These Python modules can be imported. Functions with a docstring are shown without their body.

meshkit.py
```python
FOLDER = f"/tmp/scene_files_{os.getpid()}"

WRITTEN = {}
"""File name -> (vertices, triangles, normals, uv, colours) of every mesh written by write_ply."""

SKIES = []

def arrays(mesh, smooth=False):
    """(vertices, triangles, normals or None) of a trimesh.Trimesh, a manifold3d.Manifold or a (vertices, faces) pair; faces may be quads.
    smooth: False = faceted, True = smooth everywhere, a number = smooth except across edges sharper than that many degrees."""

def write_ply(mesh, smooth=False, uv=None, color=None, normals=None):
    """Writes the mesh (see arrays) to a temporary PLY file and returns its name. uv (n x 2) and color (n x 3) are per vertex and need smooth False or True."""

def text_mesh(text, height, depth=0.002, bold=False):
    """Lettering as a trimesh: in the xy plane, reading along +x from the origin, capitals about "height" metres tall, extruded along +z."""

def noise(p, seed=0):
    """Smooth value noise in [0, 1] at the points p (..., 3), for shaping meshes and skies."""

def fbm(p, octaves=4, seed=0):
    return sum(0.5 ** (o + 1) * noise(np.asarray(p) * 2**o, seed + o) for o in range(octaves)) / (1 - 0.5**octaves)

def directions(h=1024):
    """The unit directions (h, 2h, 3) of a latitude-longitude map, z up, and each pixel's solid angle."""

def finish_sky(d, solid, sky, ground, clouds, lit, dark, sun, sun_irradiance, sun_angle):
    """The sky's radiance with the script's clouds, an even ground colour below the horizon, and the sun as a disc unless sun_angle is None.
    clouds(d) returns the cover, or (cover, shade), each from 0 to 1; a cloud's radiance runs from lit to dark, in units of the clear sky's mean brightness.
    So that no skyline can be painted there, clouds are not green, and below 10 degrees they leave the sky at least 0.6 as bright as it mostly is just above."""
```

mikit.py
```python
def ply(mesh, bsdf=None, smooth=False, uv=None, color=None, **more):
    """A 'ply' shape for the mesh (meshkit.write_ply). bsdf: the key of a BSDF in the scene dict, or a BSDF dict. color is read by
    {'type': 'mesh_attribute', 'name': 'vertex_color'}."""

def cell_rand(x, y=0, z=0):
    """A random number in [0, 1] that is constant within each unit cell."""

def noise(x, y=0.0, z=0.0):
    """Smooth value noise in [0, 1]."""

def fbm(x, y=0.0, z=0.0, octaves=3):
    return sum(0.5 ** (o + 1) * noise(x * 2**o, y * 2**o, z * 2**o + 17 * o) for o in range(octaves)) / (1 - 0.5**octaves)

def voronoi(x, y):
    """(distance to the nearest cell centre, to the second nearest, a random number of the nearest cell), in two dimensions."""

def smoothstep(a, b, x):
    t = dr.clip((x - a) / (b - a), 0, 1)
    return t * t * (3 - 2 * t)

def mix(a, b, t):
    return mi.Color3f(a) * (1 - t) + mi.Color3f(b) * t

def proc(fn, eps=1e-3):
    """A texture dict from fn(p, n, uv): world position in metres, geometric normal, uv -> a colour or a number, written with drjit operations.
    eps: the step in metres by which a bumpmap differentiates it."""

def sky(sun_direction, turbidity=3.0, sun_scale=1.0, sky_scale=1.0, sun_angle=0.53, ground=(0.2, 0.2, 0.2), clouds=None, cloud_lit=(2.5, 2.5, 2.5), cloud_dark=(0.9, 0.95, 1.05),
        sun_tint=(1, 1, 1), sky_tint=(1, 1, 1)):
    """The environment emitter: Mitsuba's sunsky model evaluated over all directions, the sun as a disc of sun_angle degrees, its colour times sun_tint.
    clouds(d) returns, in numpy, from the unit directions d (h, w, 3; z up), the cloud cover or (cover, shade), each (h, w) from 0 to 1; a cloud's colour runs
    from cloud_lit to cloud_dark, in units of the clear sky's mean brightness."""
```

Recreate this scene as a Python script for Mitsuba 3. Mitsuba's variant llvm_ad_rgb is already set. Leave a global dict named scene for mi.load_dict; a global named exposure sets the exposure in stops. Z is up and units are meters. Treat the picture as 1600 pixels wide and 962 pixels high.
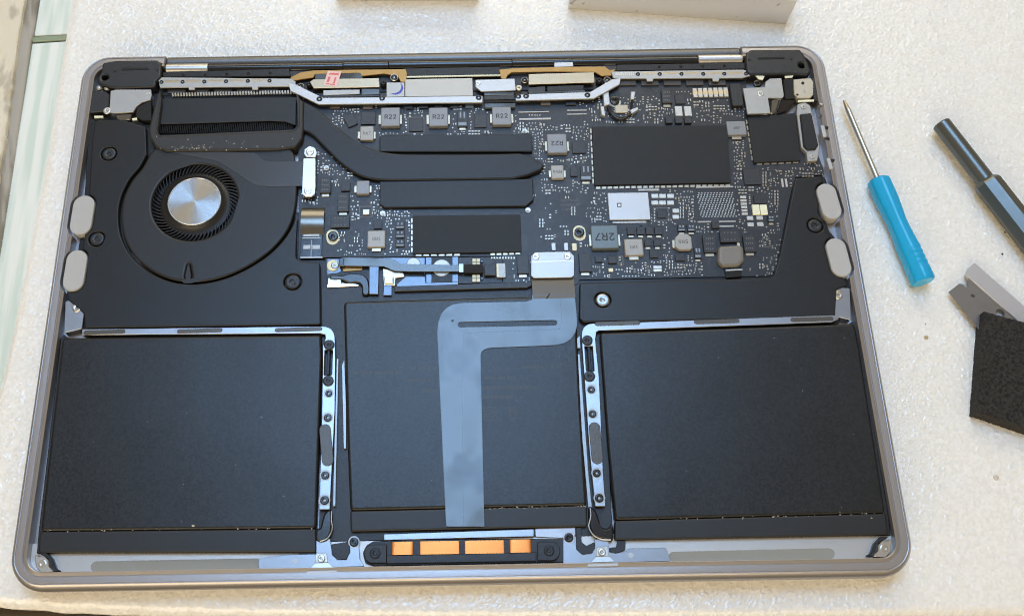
import math, random
import numpy as np, trimesh, shapely, mapbox_earcut, manifold3d
import drjit as dr, mitsuba as mi
import mikit, meshkit
from shapely import Polygon, Point, LineString, box
from mikit import proc, noise, fbm, voronoi, cell_rand, smoothstep, mix

T = mi.ScalarTransform4f
scene, labels = {}, {}
MM = 1e-3

# ------------------------------------------------------------------ camera
EYE = np.array([0.0000799, -0.1398753, 0.3485322])
YAW, PITCH, ROLL, FOC, PPX, PPY = -0.0008061, 1.1977076, -0.0177382, 1531.31, -85.687, 1.519   # photograph pixels (1600 x 962)
_d = np.array([math.sin(YAW) * math.cos(PITCH), math.cos(YAW) * math.cos(PITCH), -math.sin(PITCH)])
_r0 = np.array([math.cos(YAW), -math.sin(YAW), 0.0]); _u0 = np.cross(_r0, _d)
_r = _r0 * math.cos(ROLL) + _u0 * math.sin(ROLL); _u = -_r0 * math.sin(ROLL) + _u0 * math.cos(ROLL)
scene['camera'] = {'type': 'perspective', 'fov': math.degrees(2 * math.atan(800 / FOC)), 'fov_axis': 'x', 'near_clip': 0.01, 'far_clip': 20.0,
                   'principal_point_offset_x': -PPX / 1600, 'principal_point_offset_y': -PPY / 962,
                   'to_world': T().look_at(origin=EYE.tolist(), target=(EYE + _d).tolist(), up=_u.tolist())}
exposure = 0.0

# ------------------------------------------------------------------ light: a cool window opening high beyond the bench, warm lamp light on the left
def lamp(key, pos, target, w, h, rgb, label, cat):
    scene[key] = {'type': 'rectangle', 'to_world': T().look_at(origin=pos, target=target, up=[0, 0.3, 1]) @ T().scale([w / 2, h / 2, 1]),
                  'emitter': {'type': 'area', 'radiance': {'type': 'rgb', 'value': rgb}}}
    labels[key] = {'label': label, 'category': cat}
scene['room_light'] = {'type': 'constant', 'radiance': {'type': 'rgb', 'value': [0.45, 0.37, 0.25]}}
lamp('window_light', [-0.05, 0.52, 1.6], [0, 0, 0], 0.80, 0.68, [3.7, 6.2, 10.0], 'cool daylight window panel high beyond the bench', 'window')

lamp('far_window', [0.10, 1.30, 0.90], [0, 0, 0], 1.2, 0.6, [4.6, 4.1, 3.1], 'low pale window far beyond the bench', 'window')
lamp('shop_lamp', [-0.35, -1.25, 0.65], [0, 0, 0], 1.8, 0.8, [3.6, 2.95, 2.0], 'warm broad lamp of the shop behind the photographer', 'lamp')

# ------------------------------------------------------------------ helpers
def at(px, py, z):
    """Photograph pixel -> point of the plane at height z (metres)."""
    v = _d * FOC + _r * (px - 800 - PPX) - _u * (py - 481 - PPY)
    return EYE + v * ((z - EYE[2]) / v[2])
def xy(px, py, z): return at(px, py, z)[:2]
def poly(pts, z, r=0.0):
    p = Polygon([xy(a, b, z) for a, b in pts])
    if not p.is_valid: p = p.buffer(0)
    return rnd(p, r)
def rnd(p, r):
    return p.buffer(-r, join_style='mitre').buffer(2 * r, quad_segs=6).buffer(-r, quad_segs=6) if r else p
def rect(x0, y0, x1, y1, z, r=0.0):
    xm, ym = (x0 + x1) / 2, (y0 + y1) / 2
    a, b, c, d = xy(x0, ym, z), xy(x1, ym, z), xy(xm, y1, z), xy(xm, y0, z)
    return rnd(box(a[0], c[1], b[0], d[1]), r)
def circ(px, py, rp, z, n=28):
    c = xy(px, py, z); r = abs(xy(px + rp, py, z)[0] - c[0])
    a = np.arange(n) * 2 * np.pi / n
    return Polygon(np.c_[c[0] + r * np.cos(a), c[1] + r * np.sin(a)])
def spline(pts, n=6, close=True):
    P = np.array(pts, float); out = []
    N = len(P)
    for i in range(N if close else N - 1):
        p0, p1, p2, p3 = (P[(i + k) % N] if close else P[min(max(i + k, 0), N - 1)] for k in (-1, 0, 1, 2))
        for t in np.arange(n) / n:
            out.append(0.5 * (2 * p1 + (p2 - p0) * t + (2 * p0 - 5 * p1 + 4 * p2 - p3) * t * t + (3 * p1 - p0 - 3 * p2 + p3) * t ** 3))
    if not close: out.append(P[-1])
    return out
def _rings(p):
    p = shapely.geometry.polygon.orient(p.simplify(2e-6))
    return [np.array(r.coords)[:-1] for r in (p.exterior, *p.interiors)]
def _inset(P, b):
    e = np.roll(P, -1, 0) - P; e /= np.linalg.norm(e, axis=1, keepdims=True) + 1e-15
    n = np.c_[-e[:, 1], e[:, 0]]; m = np.roll(n, 1, 0)
    return P + b * (n + m) / np.maximum(1 + (n * m).sum(1, keepdims=True), 0.35)
def slab(p, z0, z1, b=0.12 * MM, prof=None):
    """A plate from z0 up to z1 with its upper edges chamfered (prof: list of (inset, z) steps of the upper edge)."""
    if p.geom_type != 'Polygon':
        return cat([slab(g, z0, z1, b, prof) for g in p.geoms if g.area > 1e-10])
    rs = _rings(p); V2 = np.vstack(rs); ends = np.cumsum([len(r) for r in rs]).astype(np.uint32)
    tri = mapbox_earcut.triangulate_float64(V2, ends).reshape(-1, 3).astype(int)
    if prof: prof = prof + [(prof[-1][0] + 0.1 * MM, prof[-1][1])]
    steps = [(0, z0)] + (prof or ([(0, z1 - b), (b, z1)] if b else [(0, z1)]))
    N = len(V2); V = []; F = []
    for ins, z in steps:
        V.append(np.c_[np.vstack([_inset(r, ins) if ins else r for r in rs]), np.full(N, z)])
    starts = np.r_[0, ends[:-1]].astype(int)
    idx = np.concatenate([np.r_[np.arange(s + 1, e), s] for s, e in zip(starts, ends)]).astype(int); me = np.arange(N)
    for k in range(len(steps) - 1):
        a, bq = k * N, (k + 1) * N
        F += [np.c_[a + me, a + idx, bq + idx], np.c_[a + me, bq + idx, bq + me]]
    a2 = V2[tri]; up = ((a2[:, 1] - a2[:, 0])[:, 0] * (a2[:, 2] - a2[:, 0])[:, 1] - (a2[:, 1] - a2[:, 0])[:, 1] * (a2[:, 2] - a2[:, 0])[:, 0]) > 0
    tri[~up] = tri[~up][:, ::-1]
    F += [tri + (len(steps) - 1) * N, tri[:, ::-1]]
    return trimesh.Trimesh(np.vstack(V), np.vstack(F), process=False)
def cat(ms): return trimesh.util.concatenate([m for m in ms if m is not None])
def tube(P, r, n=10):
    P = np.array(P, float); r = np.broadcast_to(r, (len(P),))
    t = np.gradient(P, axis=0); t /= np.linalg.norm(t, axis=1, keepdims=True)
    a = np.cross(t, [0, 0, 1.0]); a /= np.linalg.norm(a, axis=1, keepdims=True) + 1e-12
    b = np.cross(a, t); g = np.arange(n) * 2 * np.pi / n
    V = (P[:, None] + r[:, None, None] * (np.cos(g)[None, :, None] * a[:, None] + np.sin(g)[None, :, None] * b[:, None])).reshape(-1, 3)
    F = []
    for i in range(len(P) - 1):
        for j in range(n):
            q = [i * n + j, i * n + (j + 1) % n, (i + 1) * n + (j + 1) % n, (i + 1) * n + j]
            F += [[q[0], q[2], q[1]], [q[0], q[3], q[2]]]
    V = np.vstack([V, P[0], P[-1]]); k = len(V)
    for j in range(n):
        F += [[k - 2, j, (j + 1) % n], [k - 1, (len(P) - 1) * n + (j + 1) % n, (len(P) - 1) * n + j]]
    m = trimesh.Trimesh(V, F, process=False); m.fix_normals(); return m
def ribbon(P, w, th, side):
    """A flat strip along the points P, w wide along the unit vector side."""
    P = np.array(P, float); s = np.array(side, float) * w / 2
    t = np.gradient(P, axis=0); nrm = np.cross(s, t); nrm /= np.linalg.norm(nrm, axis=1, keepdims=True)
    nrm *= np.sign(nrm[len(nrm) // 2, 2] or 1) * th / 2
    V = np.stack([P - s + nrm, P + s + nrm, P + s - nrm, P - s - nrm], 1).reshape(-1, 3); F = []
    for i in range(len(P) - 1):
        for j in range(4):
            q = [i * 4 + j, i * 4 + (j + 1) % 4, (i + 1) * 4 + (j + 1) % 4, (i + 1) * 4 + j]
            F += [[q[0], q[1], q[2]], [q[0], q[2], q[3]]]
    k = (len(P) - 1) * 4
    F += [[0, 2, 1], [0, 3, 2], [k, k + 1, k + 2], [k, k + 2, k + 3]]
    m = trimesh.Trimesh(V, F, process=False); m.fix_normals(); return m
def lathe(prof, n=32):
    """Surface of revolution about +z from (r, z) pairs running upward."""
    a = np.arange(n) * 2 * np.pi / n; V = []; F = []
    for r, z in prof: V.append(np.c_[r * np.cos(a), r * np.sin(a), np.full(n, z)])
    for i in range(len(prof) - 1):
        for j in range(n):
            q = [i * n + j, i * n + (j + 1) % n, (i + 1) * n + (j + 1) % n, (i + 1) * n + j]
            F += [[q[0], q[1], q[2]], [q[0], q[2], q[3]]]
    V = np.vstack(V + [[[0, 0, prof[0][1]]], [[0, 0, prof[-1][1]]]]); k = len(V)
    for j in range(n):
        F += [[k - 2, (j + 1) % n, j], [k - 1, (len(prof) - 1) * n + j, (len(prof) - 1) * n + (j + 1) % n]]
    return trimesh.Trimesh(V, F, process=False)
def along(m, a, b):
    """Lays a mesh built along +z from the point a towards b."""
    z = np.array(b, float) - a; z /= np.linalg.norm(z); x = np.cross([0, 0, 1.0], z); x /= np.linalg.norm(x)
    M = np.eye(4); M[:3, 0], M[:3, 1], M[:3, 2], M[:3, 3] = x, np.cross(z, x), z, a
    m = m.copy(); m.apply_transform(M); return m
def words(text, px, py, z, h, ang=0.0, bold=False, depth=0.02 * MM):
    m = meshkit.text_mesh(text, h, depth, bold); m.apply_translation([-m.bounds.mean(0)[0], -m.bounds.mean(0)[1], 0])
    m.apply_transform(trimesh.transformations.rotation_matrix(math.radians(ang), [0, 0, 1]))
    m.apply_translation([*xy(px, py, z), z + 0.004 * MM]); return m
def numbered(key):
    if key not in scene: return key
    i = 1
    while f'{key}_{i:03d}' in scene: i += 1
    return f'{key}_{i:03d}'
def add(key, mesh, bsdf, smooth=False, label=None, cat=None, group=None, kind=None, uv=None):
    key = numbered(key)
    scene[key] = mikit.ply(mesh, bsdf, smooth=smooth, uv=uv)
    tag(key, label, cat, group, kind)
    return key
def tag(key, label=None, cat=None, group=None, kind=None):
    d = {k: v for k, v in (('label', label), ('category', cat), ('group', group), ('kind', kind)) if v}
    if d: labels[key] = {**labels.get(key, {}), **d}

# ------------------------------------------------------------------ materials
def P(name, rgb, rough, metal=0.0, spec=0.5, bump=None, **k):
    b = {'type': 'principled', 'base_color': {'type': 'rgb', 'value': list(rgb)} if not isinstance(rgb, dict) else rgb, 'roughness': rough, 'metallic': metal, **k}
    if not metal: b['specular'] = spec
    if bump: b = {'type': 'bumpmap', 'arbitrary': proc(bump[0], bump[1]), 'scale': bump[2], 'bsdf': b}
    scene[name] = {'type': 'twosided', 'bsdf': b}
def grain(s): return lambda p, n, uv: noise(p.x * s, p.y * s, p.z * s)
P('mat_foam', proc(lambda p, n, uv: mix((0.69, 0.675, 0.635), (0.785, 0.77, 0.73), noise(p.x * 1150, p.y * 1150))), 0.20, spec=0.8)
P('mat_alu', (0.40, 0.38, 0.378), 0.34, metal=0.85)
P('mat_alu_raw', (0.54, 0.52, 0.49), 0.42, metal=0.7)
P('mat_silver', (0.58, 0.58, 0.57), 0.3, metal=1.0)
P('mat_rail', (0.32, 0.33, 0.35), 0.34, metal=1.0)
P('mat_steel', (0.60, 0.58, 0.53), 0.25, metal=1.0)
P('mat_satin', (0.36, 0.355, 0.34), 0.45, metal=0.6)
P('mat_pillow', (0.17, 0.155, 0.135), 0.5, metal=0.2)
P('mat_white_metal', (0.45, 0.455, 0.46), 0.42, metal=0.6)
P('mat_gold', (0.34, 0.20, 0.065), 0.36, metal=0.6)
P('mat_gold_pale', (0.43, 0.37, 0.27), 0.3, metal=0.85)
P('mat_beige', (0.48, 0.44, 0.36), 0.4, metal=0.5)
P('mat_copper', (0.80, 0.27, 0.065), 0.32, metal=0.75)
P('mat_tin', (0.50, 0.49, 0.455), 0.32, metal=0.7)
P('mat_black', (0.010, 0.0105, 0.012), 0.42)
P('mat_black_gloss', (0.008, 0.008, 0.009), 0.16)
P('mat_matte', (0.010, 0.010, 0.010), 0.65, spec=0.3)
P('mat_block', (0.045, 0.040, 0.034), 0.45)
P('mat_rubber', (0.017, 0.016, 0.015), 0.5, spec=0.45, bump=(grain(2600), 1e-4, 0.05 * MM))
P('mat_speaker', (0.010, 0.0105, 0.0112), 0.36, spec=0.36)
P('mat_fan', (0.0125, 0.0120, 0.0118), 0.40, spec=0.4)
P('mat_pipe', (0.010, 0.0115, 0.014), 0.40, spec=0.36)
P('mat_battery', proc(lambda p, n, uv: mix((0.0025, 0.0027, 0.003), (0.012, 0.0122, 0.0125), noise(p.x * 1700, p.y * 1700))), 0.35, spec=0.44, bump=(lambda p, n, uv: noise(p.x * 2600, p.y * 2600) + 9.0 * noise(p.x * 60, p.y * 50), 1e-4, 0.018 * MM))
P('mat_battery_edge', (0.009, 0.009, 0.009), 0.45)
def pcb_c(p, n, uv):
    t = noise(p.x * 420, p.y * 60) * noise(p.x * 60, p.y * 420)
    return mix((0.010, 0.011, 0.014), (0.018, 0.020, 0.026), smoothstep(0.2, 0.5, t))
P('mat_board', proc(pcb_c), 0.40)
P('mat_chip', (0.0105, 0.0105, 0.0105), 0.5, spec=0.3)
P('mat_package', (0.016, 0.016, 0.018), 0.42)
P('mat_inductor', (0.21, 0.215, 0.225), 0.42, metal=0.25)
P('mat_inductor_warm', (0.30, 0.285, 0.26), 0.42, metal=0.25)
P('mat_inductor_blue', (0.115, 0.145, 0.155), 0.36, metal=0.2)
P('mat_ink', (0.02, 0.02, 0.022), 0.5)
P('mat_ink_grey', (0.10, 0.10, 0.10), 0.5)
P('mat_ink_tan', (0.026, 0.022, 0.010), 0.40, spec=0.47)
P('mat_ceramic', (0.62, 0.50, 0.32), 0.4)
P('mat_cream', (0.70, 0.70, 0.52), 0.45)
P('mat_pad', (0.38, 0.378, 0.37), 0.6, bump=(grain(1500), 1e-4, 0.02 * MM))
P('mat_tape', (0.060, 0.057, 0.050), 0.35, bump=(grain(1400), 2e-4, 0.05 * MM))
P('mat_strip', (0.30, 0.285, 0.24), 0.5)
def flex_c(p, n, uv):
    s = smoothstep(0.52, 0.74, fbm(p.x * 70, p.y * 70, 2.0, octaves=3))
    return mix((0.062, 0.086, 0.110), (0.028, 0.037, 0.046), s)
P('mat_flex', proc(flex_c), 0.22, spec=0.65, bump=(lambda p, n, uv: fbm(p.x * 75, p.y * 75, 3.0, octaves=2), 4e-4, 0.75 * MM))
P('mat_flex_tan', (0.085, 0.070, 0.048), 0.36, spec=0.6)
P('mat_flex_dark', (0.034, 0.040, 0.050), 0.20, spec=0.65)
P('mat_sticker', (0.72, 0.50, 0.47), 0.6)
P('mat_red', (0.60, 0.16, 0.15), 0.6)
P('mat_blue_ink', (0.05, 0.07, 0.42), 0.5)
P('mat_handle', (0.004, 0.33, 0.60), 0.26, spec=0.5)
P('mat_handle_clear', (0.01, 0.26, 0.34), 0.25, spec=0.55)
P('mat_tool', (0.13, 0.138, 0.13), 0.32, metal=0.85)
P('mat_blade', (0.26, 0.245, 0.235), 0.4, metal=0.9)
P('mat_spine', (0.50, 0.49, 0.50), 0.42, metal=0.6)
P('mat_blackfoam', proc(lambda p, n, uv: mix((0.006, 0.0055, 0.005), (0.034, 0.031, 0.027), noise(p.x * 1500, p.y * 1500, p.z * 1500))), 0.8, spec=0.3, bump=(grain(1300), 2e-4, 0.2 * MM))
def bar_c(p, n, uv):
    s = smoothstep(0.74, 0.84, fbm(p.x * 320, p.z * 220 + p.y * 90, 5.0, octaves=4))
    return mix((0.58, 0.575, 0.57), (0.33, 0.325, 0.32), s)
P('mat_bar', proc(bar_c), 0.42, metal=0.3)
P('mat_teal', (0.10, 0.30, 0.30), 0.5)
def glass_c(p, n, uv):
    s = fbm(p.x * 300, p.y * 25, 1.0, octaves=4)
    return mix((0.56, 0.64, 0.58), (0.72, 0.75, 0.71), smoothstep(0.3, 0.75, s))
P('mat_glass', proc(glass_c), 0.12, spec=0.5)
P('mat_glass_edge', (0.24, 0.29, 0.20), 0.25)
def plaster_c(p, n, uv):
    s = fbm(p.x * 220, p.y * 90, 7.0, octaves=4)
    return mix((0.66, 0.60, 0.48), (0.46, 0.41, 0.32), smoothstep(0.5, 0.72, s))
P('mat_plaster', proc(plaster_c), 0.8, spec=0.2, bump=(lambda p, n, uv: fbm(p.x * 260, p.y * 160, 7.0, octaves=3), 3e-4, 1.6 * MM))
def trim_c(p, n, uv):
    s = fbm(p.x * 260 + p.y * 40, p.y * 40, 4.0, octaves=4)
    return mix((0.36, 0.33, 0.28), (0.20, 0.175, 0.135), smoothstep(0.42, 0.68, s))
P('mat_trim', proc(trim_c), 0.5)
P('mat_trim_dark', (0.17, 0.145, 0.105), 0.6)
P('mat_bench', proc(lambda p, n, uv: mix((0.05, 0.035, 0.022), (0.11, 0.08, 0.05), fbm(p.x * 30, p.y * 400, 1.0, octaves=3))), 0.6)
P('mat_debris', (0.40, 0.33, 0.18), 0.7)
P('mat_dust', (0.55, 0.50, 0.42), 0.7)

# hub disc: turned metal, grooves run round
scene['mat_hub'] = {'type': 'twosided', 'bsdf': {'type': 'roughconductor', 'distribution': 'ggx', 'alpha_u': 0.05, 'alpha_v': 0.30, 'specular_reflectance': {'type': 'rgb', 'value': [0.42, 0.41, 0.40]}, 'eta': {'type': 'rgb', 'value': [1.5, 1.2, 1.0]}, 'k': {'type': 'rgb', 'value': [6.5, 6.0, 5.4]}}}

# ------------------------------------------------------------------ heights (metres above the foam)
W, H, RC = 0.3041, 0.2124, 0.0118
ZF, ZL = 8.0 * MM, 12.9 * MM
ZB, ZSP, ZBAT, ZFAN = 10.2 * MM, 12.2 * MM, 12.0 * MM, 12.0 * MM

# ================================================================== SETTING
gz = -12 * MM
def sheet(key, pts, z, bsdf, kind='structure', **k):
    return add(key, slab(poly(pts, z), z - k.pop('th', 0.01), z, k.pop('b', 0.3 * MM)), bsdf, kind=kind, **k)
add('workbench_top', slab(box(-0.32, -0.22, 0.33, 0.30), -0.045, -17.2 * MM, 0), 'mat_bench', kind='structure', label='dark wooden bench top under the foam', cat='bench')
W_LAP, H_LAP = 0.3041, 0.2124
edge_l = [(118, -60), (109, 0), (98, 60), (83, 150), (71, 235), (46, 360), (22, 480), (-4, 600), (-40, 760)]
edge_b = [(-60, 938), (0, 948), (40, 951), (100, 956), (180, 959), (260, 962), (420, 966), (700, 970), (1000, 970), (1300, 967), (1500, 966), (1700, 964)]
fp = poly(edge_l + edge_b + [(1760, 900), (1760, -60)], 0.0)
pts = np.array(LineString(fp.exterior.coords).segmentize(0.002).coords)[:-1]
pts = pts + 0.0005 * (meshkit.noise(np.c_[pts * 250, np.zeros(len(pts))])[:, None] - 0.5)
from scipy.spatial import cKDTree
fpoly = Polygon(pts)
gs = 0.33 * MM
gx, gy = np.arange(-0.203, 0.255, gs), np.arange(-0.1225, 0.148, gs)
X, Y = np.meshgrid(gx, gy); G = np.c_[X.ravel(), Y.ravel()]
de = cKDTree(np.array(LineString(fpoly.exterior.coords).segmentize(0.0007).coords)).query(G, distance_upper_bound=0.008)[0]; de = np.where(np.isfinite(de), de, 0.008)
inside = shapely.contains_xy(fpoly, G[:, 0], G[:, 1]); de = np.where(inside, de, 0)
rs_ = np.random.default_rng(4); ns = 115000
Q = G + 0.0005 * (np.c_[meshkit.noise(np.c_[G * 700, G[:, :1] * 0], 1), meshkit.noise(np.c_[G * 700, G[:, :1] * 0], 2)] - .5)
dd, ii = cKDTree(np.c_[rs_.uniform(-0.206, 0.258, ns), rs_.uniform(-0.126, 0.151, ns)]).query(Q * [1, 1], k=2)
hz = 0.27 * MM * np.clip((dd[:, 1] - dd[:, 0]) / 0.00055, 0, 1) ** .7 * (.25 + .75 * rs_.random(ns)[ii[:, 0]]) + 0.12 * MM * meshkit.noise(np.c_[G * 450, G[:, :1] * 0], 3) + 0.2 * MM * meshkit.noise(np.c_[G * 90, G[:, :1] * 0], 5) - 0.25 * MM
lap = (np.abs(G[:, 0]) < W_LAP / 2 - .004) & (np.abs(G[:, 1]) < H_LAP / 2 - .004)
hz = np.where(np.abs(G[:, 0]) < 0, 0, hz) - 3.5 * MM * np.clip(1 - de / 0.0045, 0, 1) ** 2.2
hz = np.minimum(hz, np.where((np.abs(G[:, 0]) < W_LAP / 2) & (np.abs(G[:, 1]) < H_LAP / 2), -0.02 * MM, 1))
ny, nx = X.shape; I = np.arange(ny * nx).reshape(ny, nx)
q4 = np.stack([I[:-1, :-1], I[:-1, 1:], I[1:, 1:], I[1:, :-1]], -1).reshape(-1, 4)
q4 = q4[inside[q4].all(1) & ~lap[q4].all(1)]
used, inv = np.unique(q4, return_inverse=True); q4 = inv.reshape(-1, 4)
skin = trimesh.Trimesh(np.c_[G, hz][used], np.vstack([q4[:, [0, 1, 2]], q4[:, [0, 2, 3]]]), process=False)
core = slab(fpoly, gz, -0.35 * MM, prof=[(0, -4.2 * MM), (0.8 * MM, -2.8 * MM), (2.0 * MM, -1.2 * MM), (4.0 * MM, -0.35 * MM)])
add('foam_sheet', cat([core, skin]), 'mat_foam', smooth=True,
    kind='structure', label='white bubbly packing foam sheet under the open laptop', cat='foam sheet')
# glass strips and weathered frame on the left
gl = gz - 0.2 * MM
tag('glass_counter', 'pale green glass counter edge with a joint, left of the foam sheet', 'glass counter')
add('glass_counter__pane', slab(poly([(72, -60), (62, 0), (53, 56), (130, 52), (150, -60)], gl, 0.4 * MM), gl - 5 * MM, gl, 0.4 * MM), 'mat_glass', label='short glass pane beyond the joint')
add('glass_counter__pane', slab(poly([(50, 68), (120, 63), (30, 700), (-60, 760), (-40, 640), (0, 388), (24, 235)], gl, 0.4 * MM), gl - 5 * MM, gl, 0.4 * MM), 'mat_glass', label='long glass pane running down beside the foam')
add('glass_counter__sealant_bead', slab(poly([(49, 61), (52, 58), (125, 54), (125, 61), (51, 66)], gl, 0.1 * MM), gl - 5 * MM, gl + 0.3 * MM, 0.3 * MM), 'mat_glass_edge')
tz = gl + 1.5 * MM
add('frame_trim', slab(poly([(42, -30), (38, 0), (27, 62), (17, 150), (5, 240), (-30, 420), (-6, 420), (0, 384), (23, 234), (47, 66), (51, 50), (59, 0), (63, -30)], tz), tz - 8 * MM, tz, 0.5 * MM), 'mat_trim', label='weathered grey brown frame strip between the glass and the plaster', cat='frame')
wz = tz + 2.5 * MM
wp = poly([(44, -40), (38, 0), (27, 62), (16, 150), (4, 240), (-40, 460), (-160, 460), (-160, -40)], wz)
q = np.array(LineString(wp.exterior.coords).segmentize(0.001).coords)[:-1]; q = q + 0.0009 * (meshkit.fbm(np.c_[q * 400, np.zeros(len(q))])[:, None] - 0.5)
add('plaster_ledge', slab(Polygon(q).buffer(0), wz - 8 * MM, wz, 0.4 * MM), 'mat_plaster', label='flaking cream plaster ledge in the top left corner', cat='ledge')

# ================================================================== LAPTOP
tag('laptop', 'opened grey laptop lying upside down on white foam with its bottom cover off', 'laptop')
L = 'laptop__'
def rring(d, z, n=10):
    hx, hy, r = W / 2 - d, H / 2 - d, max(RC - d, 0.8 * MM); out = []
    for cx, cy, a0 in ((hx - r, hy - r, 0), (-hx + r, hy - r, 90), (-hx + r, -hy + r, 180), (hx - r, -hy + r, 270)):
        for k in range(n + 1):
            a = math.radians(a0 + 90 * k / n); out.append((cx + r * math.cos(a), cy + r * math.sin(a), z))
    return np.array(out)
prof = [(3.0, 5.0), (1.0, 5.2), (0.25, 6.0), (0, 7.5), (0, 9.2), (0.15, 10.4), (0.5, 11.4), (1.0, 12.2), (1.55, 12.75), (1.9, 12.9), (2.02, 12.86), (2.06, 12.55), (2.24, 12.55), (2.3, 12.74), (2.42, 12.8), (4.35, 12.8), (4.45, 12.7), (4.5, 12.3), (4.62, 12.3), (4.75, 12.42), (5.9, 12.8), (6.05, 12.7), (6.15, 8.0)]
rings = [rring(d * MM, z * MM) for d, z in prof]; n = len(rings[0]); V = np.vstack(rings); F = []
for i in range(len(rings) - 1):
    for j in range(n):
        a, b, c, d = i * n + j, i * n + (j + 1) % n, (i + 1) * n + (j + 1) % n, (i + 1) * n + j
        F += [[a, b, c], [a, c, d]]
k = (len(rings) - 1) * n
F += [[k, k + j, k + j + 1] for j in range(1, n - 1)] + [[0, j + 1, j] for j in range(1, n - 1)]
def mani(m): return manifold3d.Manifold(manifold3d.Mesh(np.asarray(m.vertices, np.float32), np.asarray(m.faces, np.uint32)))
def unmani(m): q = m.to_mesh(); return trimesh.Trimesh(q.vert_properties[:, :3], q.tri_verts, process=False)
body = mani(trimesh.Trimesh(V, F, process=False))
hx0, hx1 = xy(256, 100, ZL)[0], xy(1161, 85, ZL)[0]
hy0 = xy(700, 106, ZL)[1]
body -= mani(slab(box(hx0, hy0, hx1, 0.2), 5.6 * MM, 0.03, 0))
def pill(x0, y0, x1, y1, rp, z, grow=0.0):
    a, b = xy(x0, y0, z), xy(x1, y1, z); r = abs(xy(x0 + rp, y0, z)[0] - a[0]) + grow
    return LineString([a, b]).buffer(r, quad_segs=8)
pads = [((130.5, 320), (125.5, 351), 17.5), ((119.5, 405), (114, 439), 17), ((1292, 300), (1300, 328), 16), ((1307, 386), (1315, 417), 16.5)]
for a, b, r in pads: body -= mani(slab(pill(*a, *b, r, ZL, 0.75 * MM), 8.05 * MM, 0.03, 0))
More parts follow.
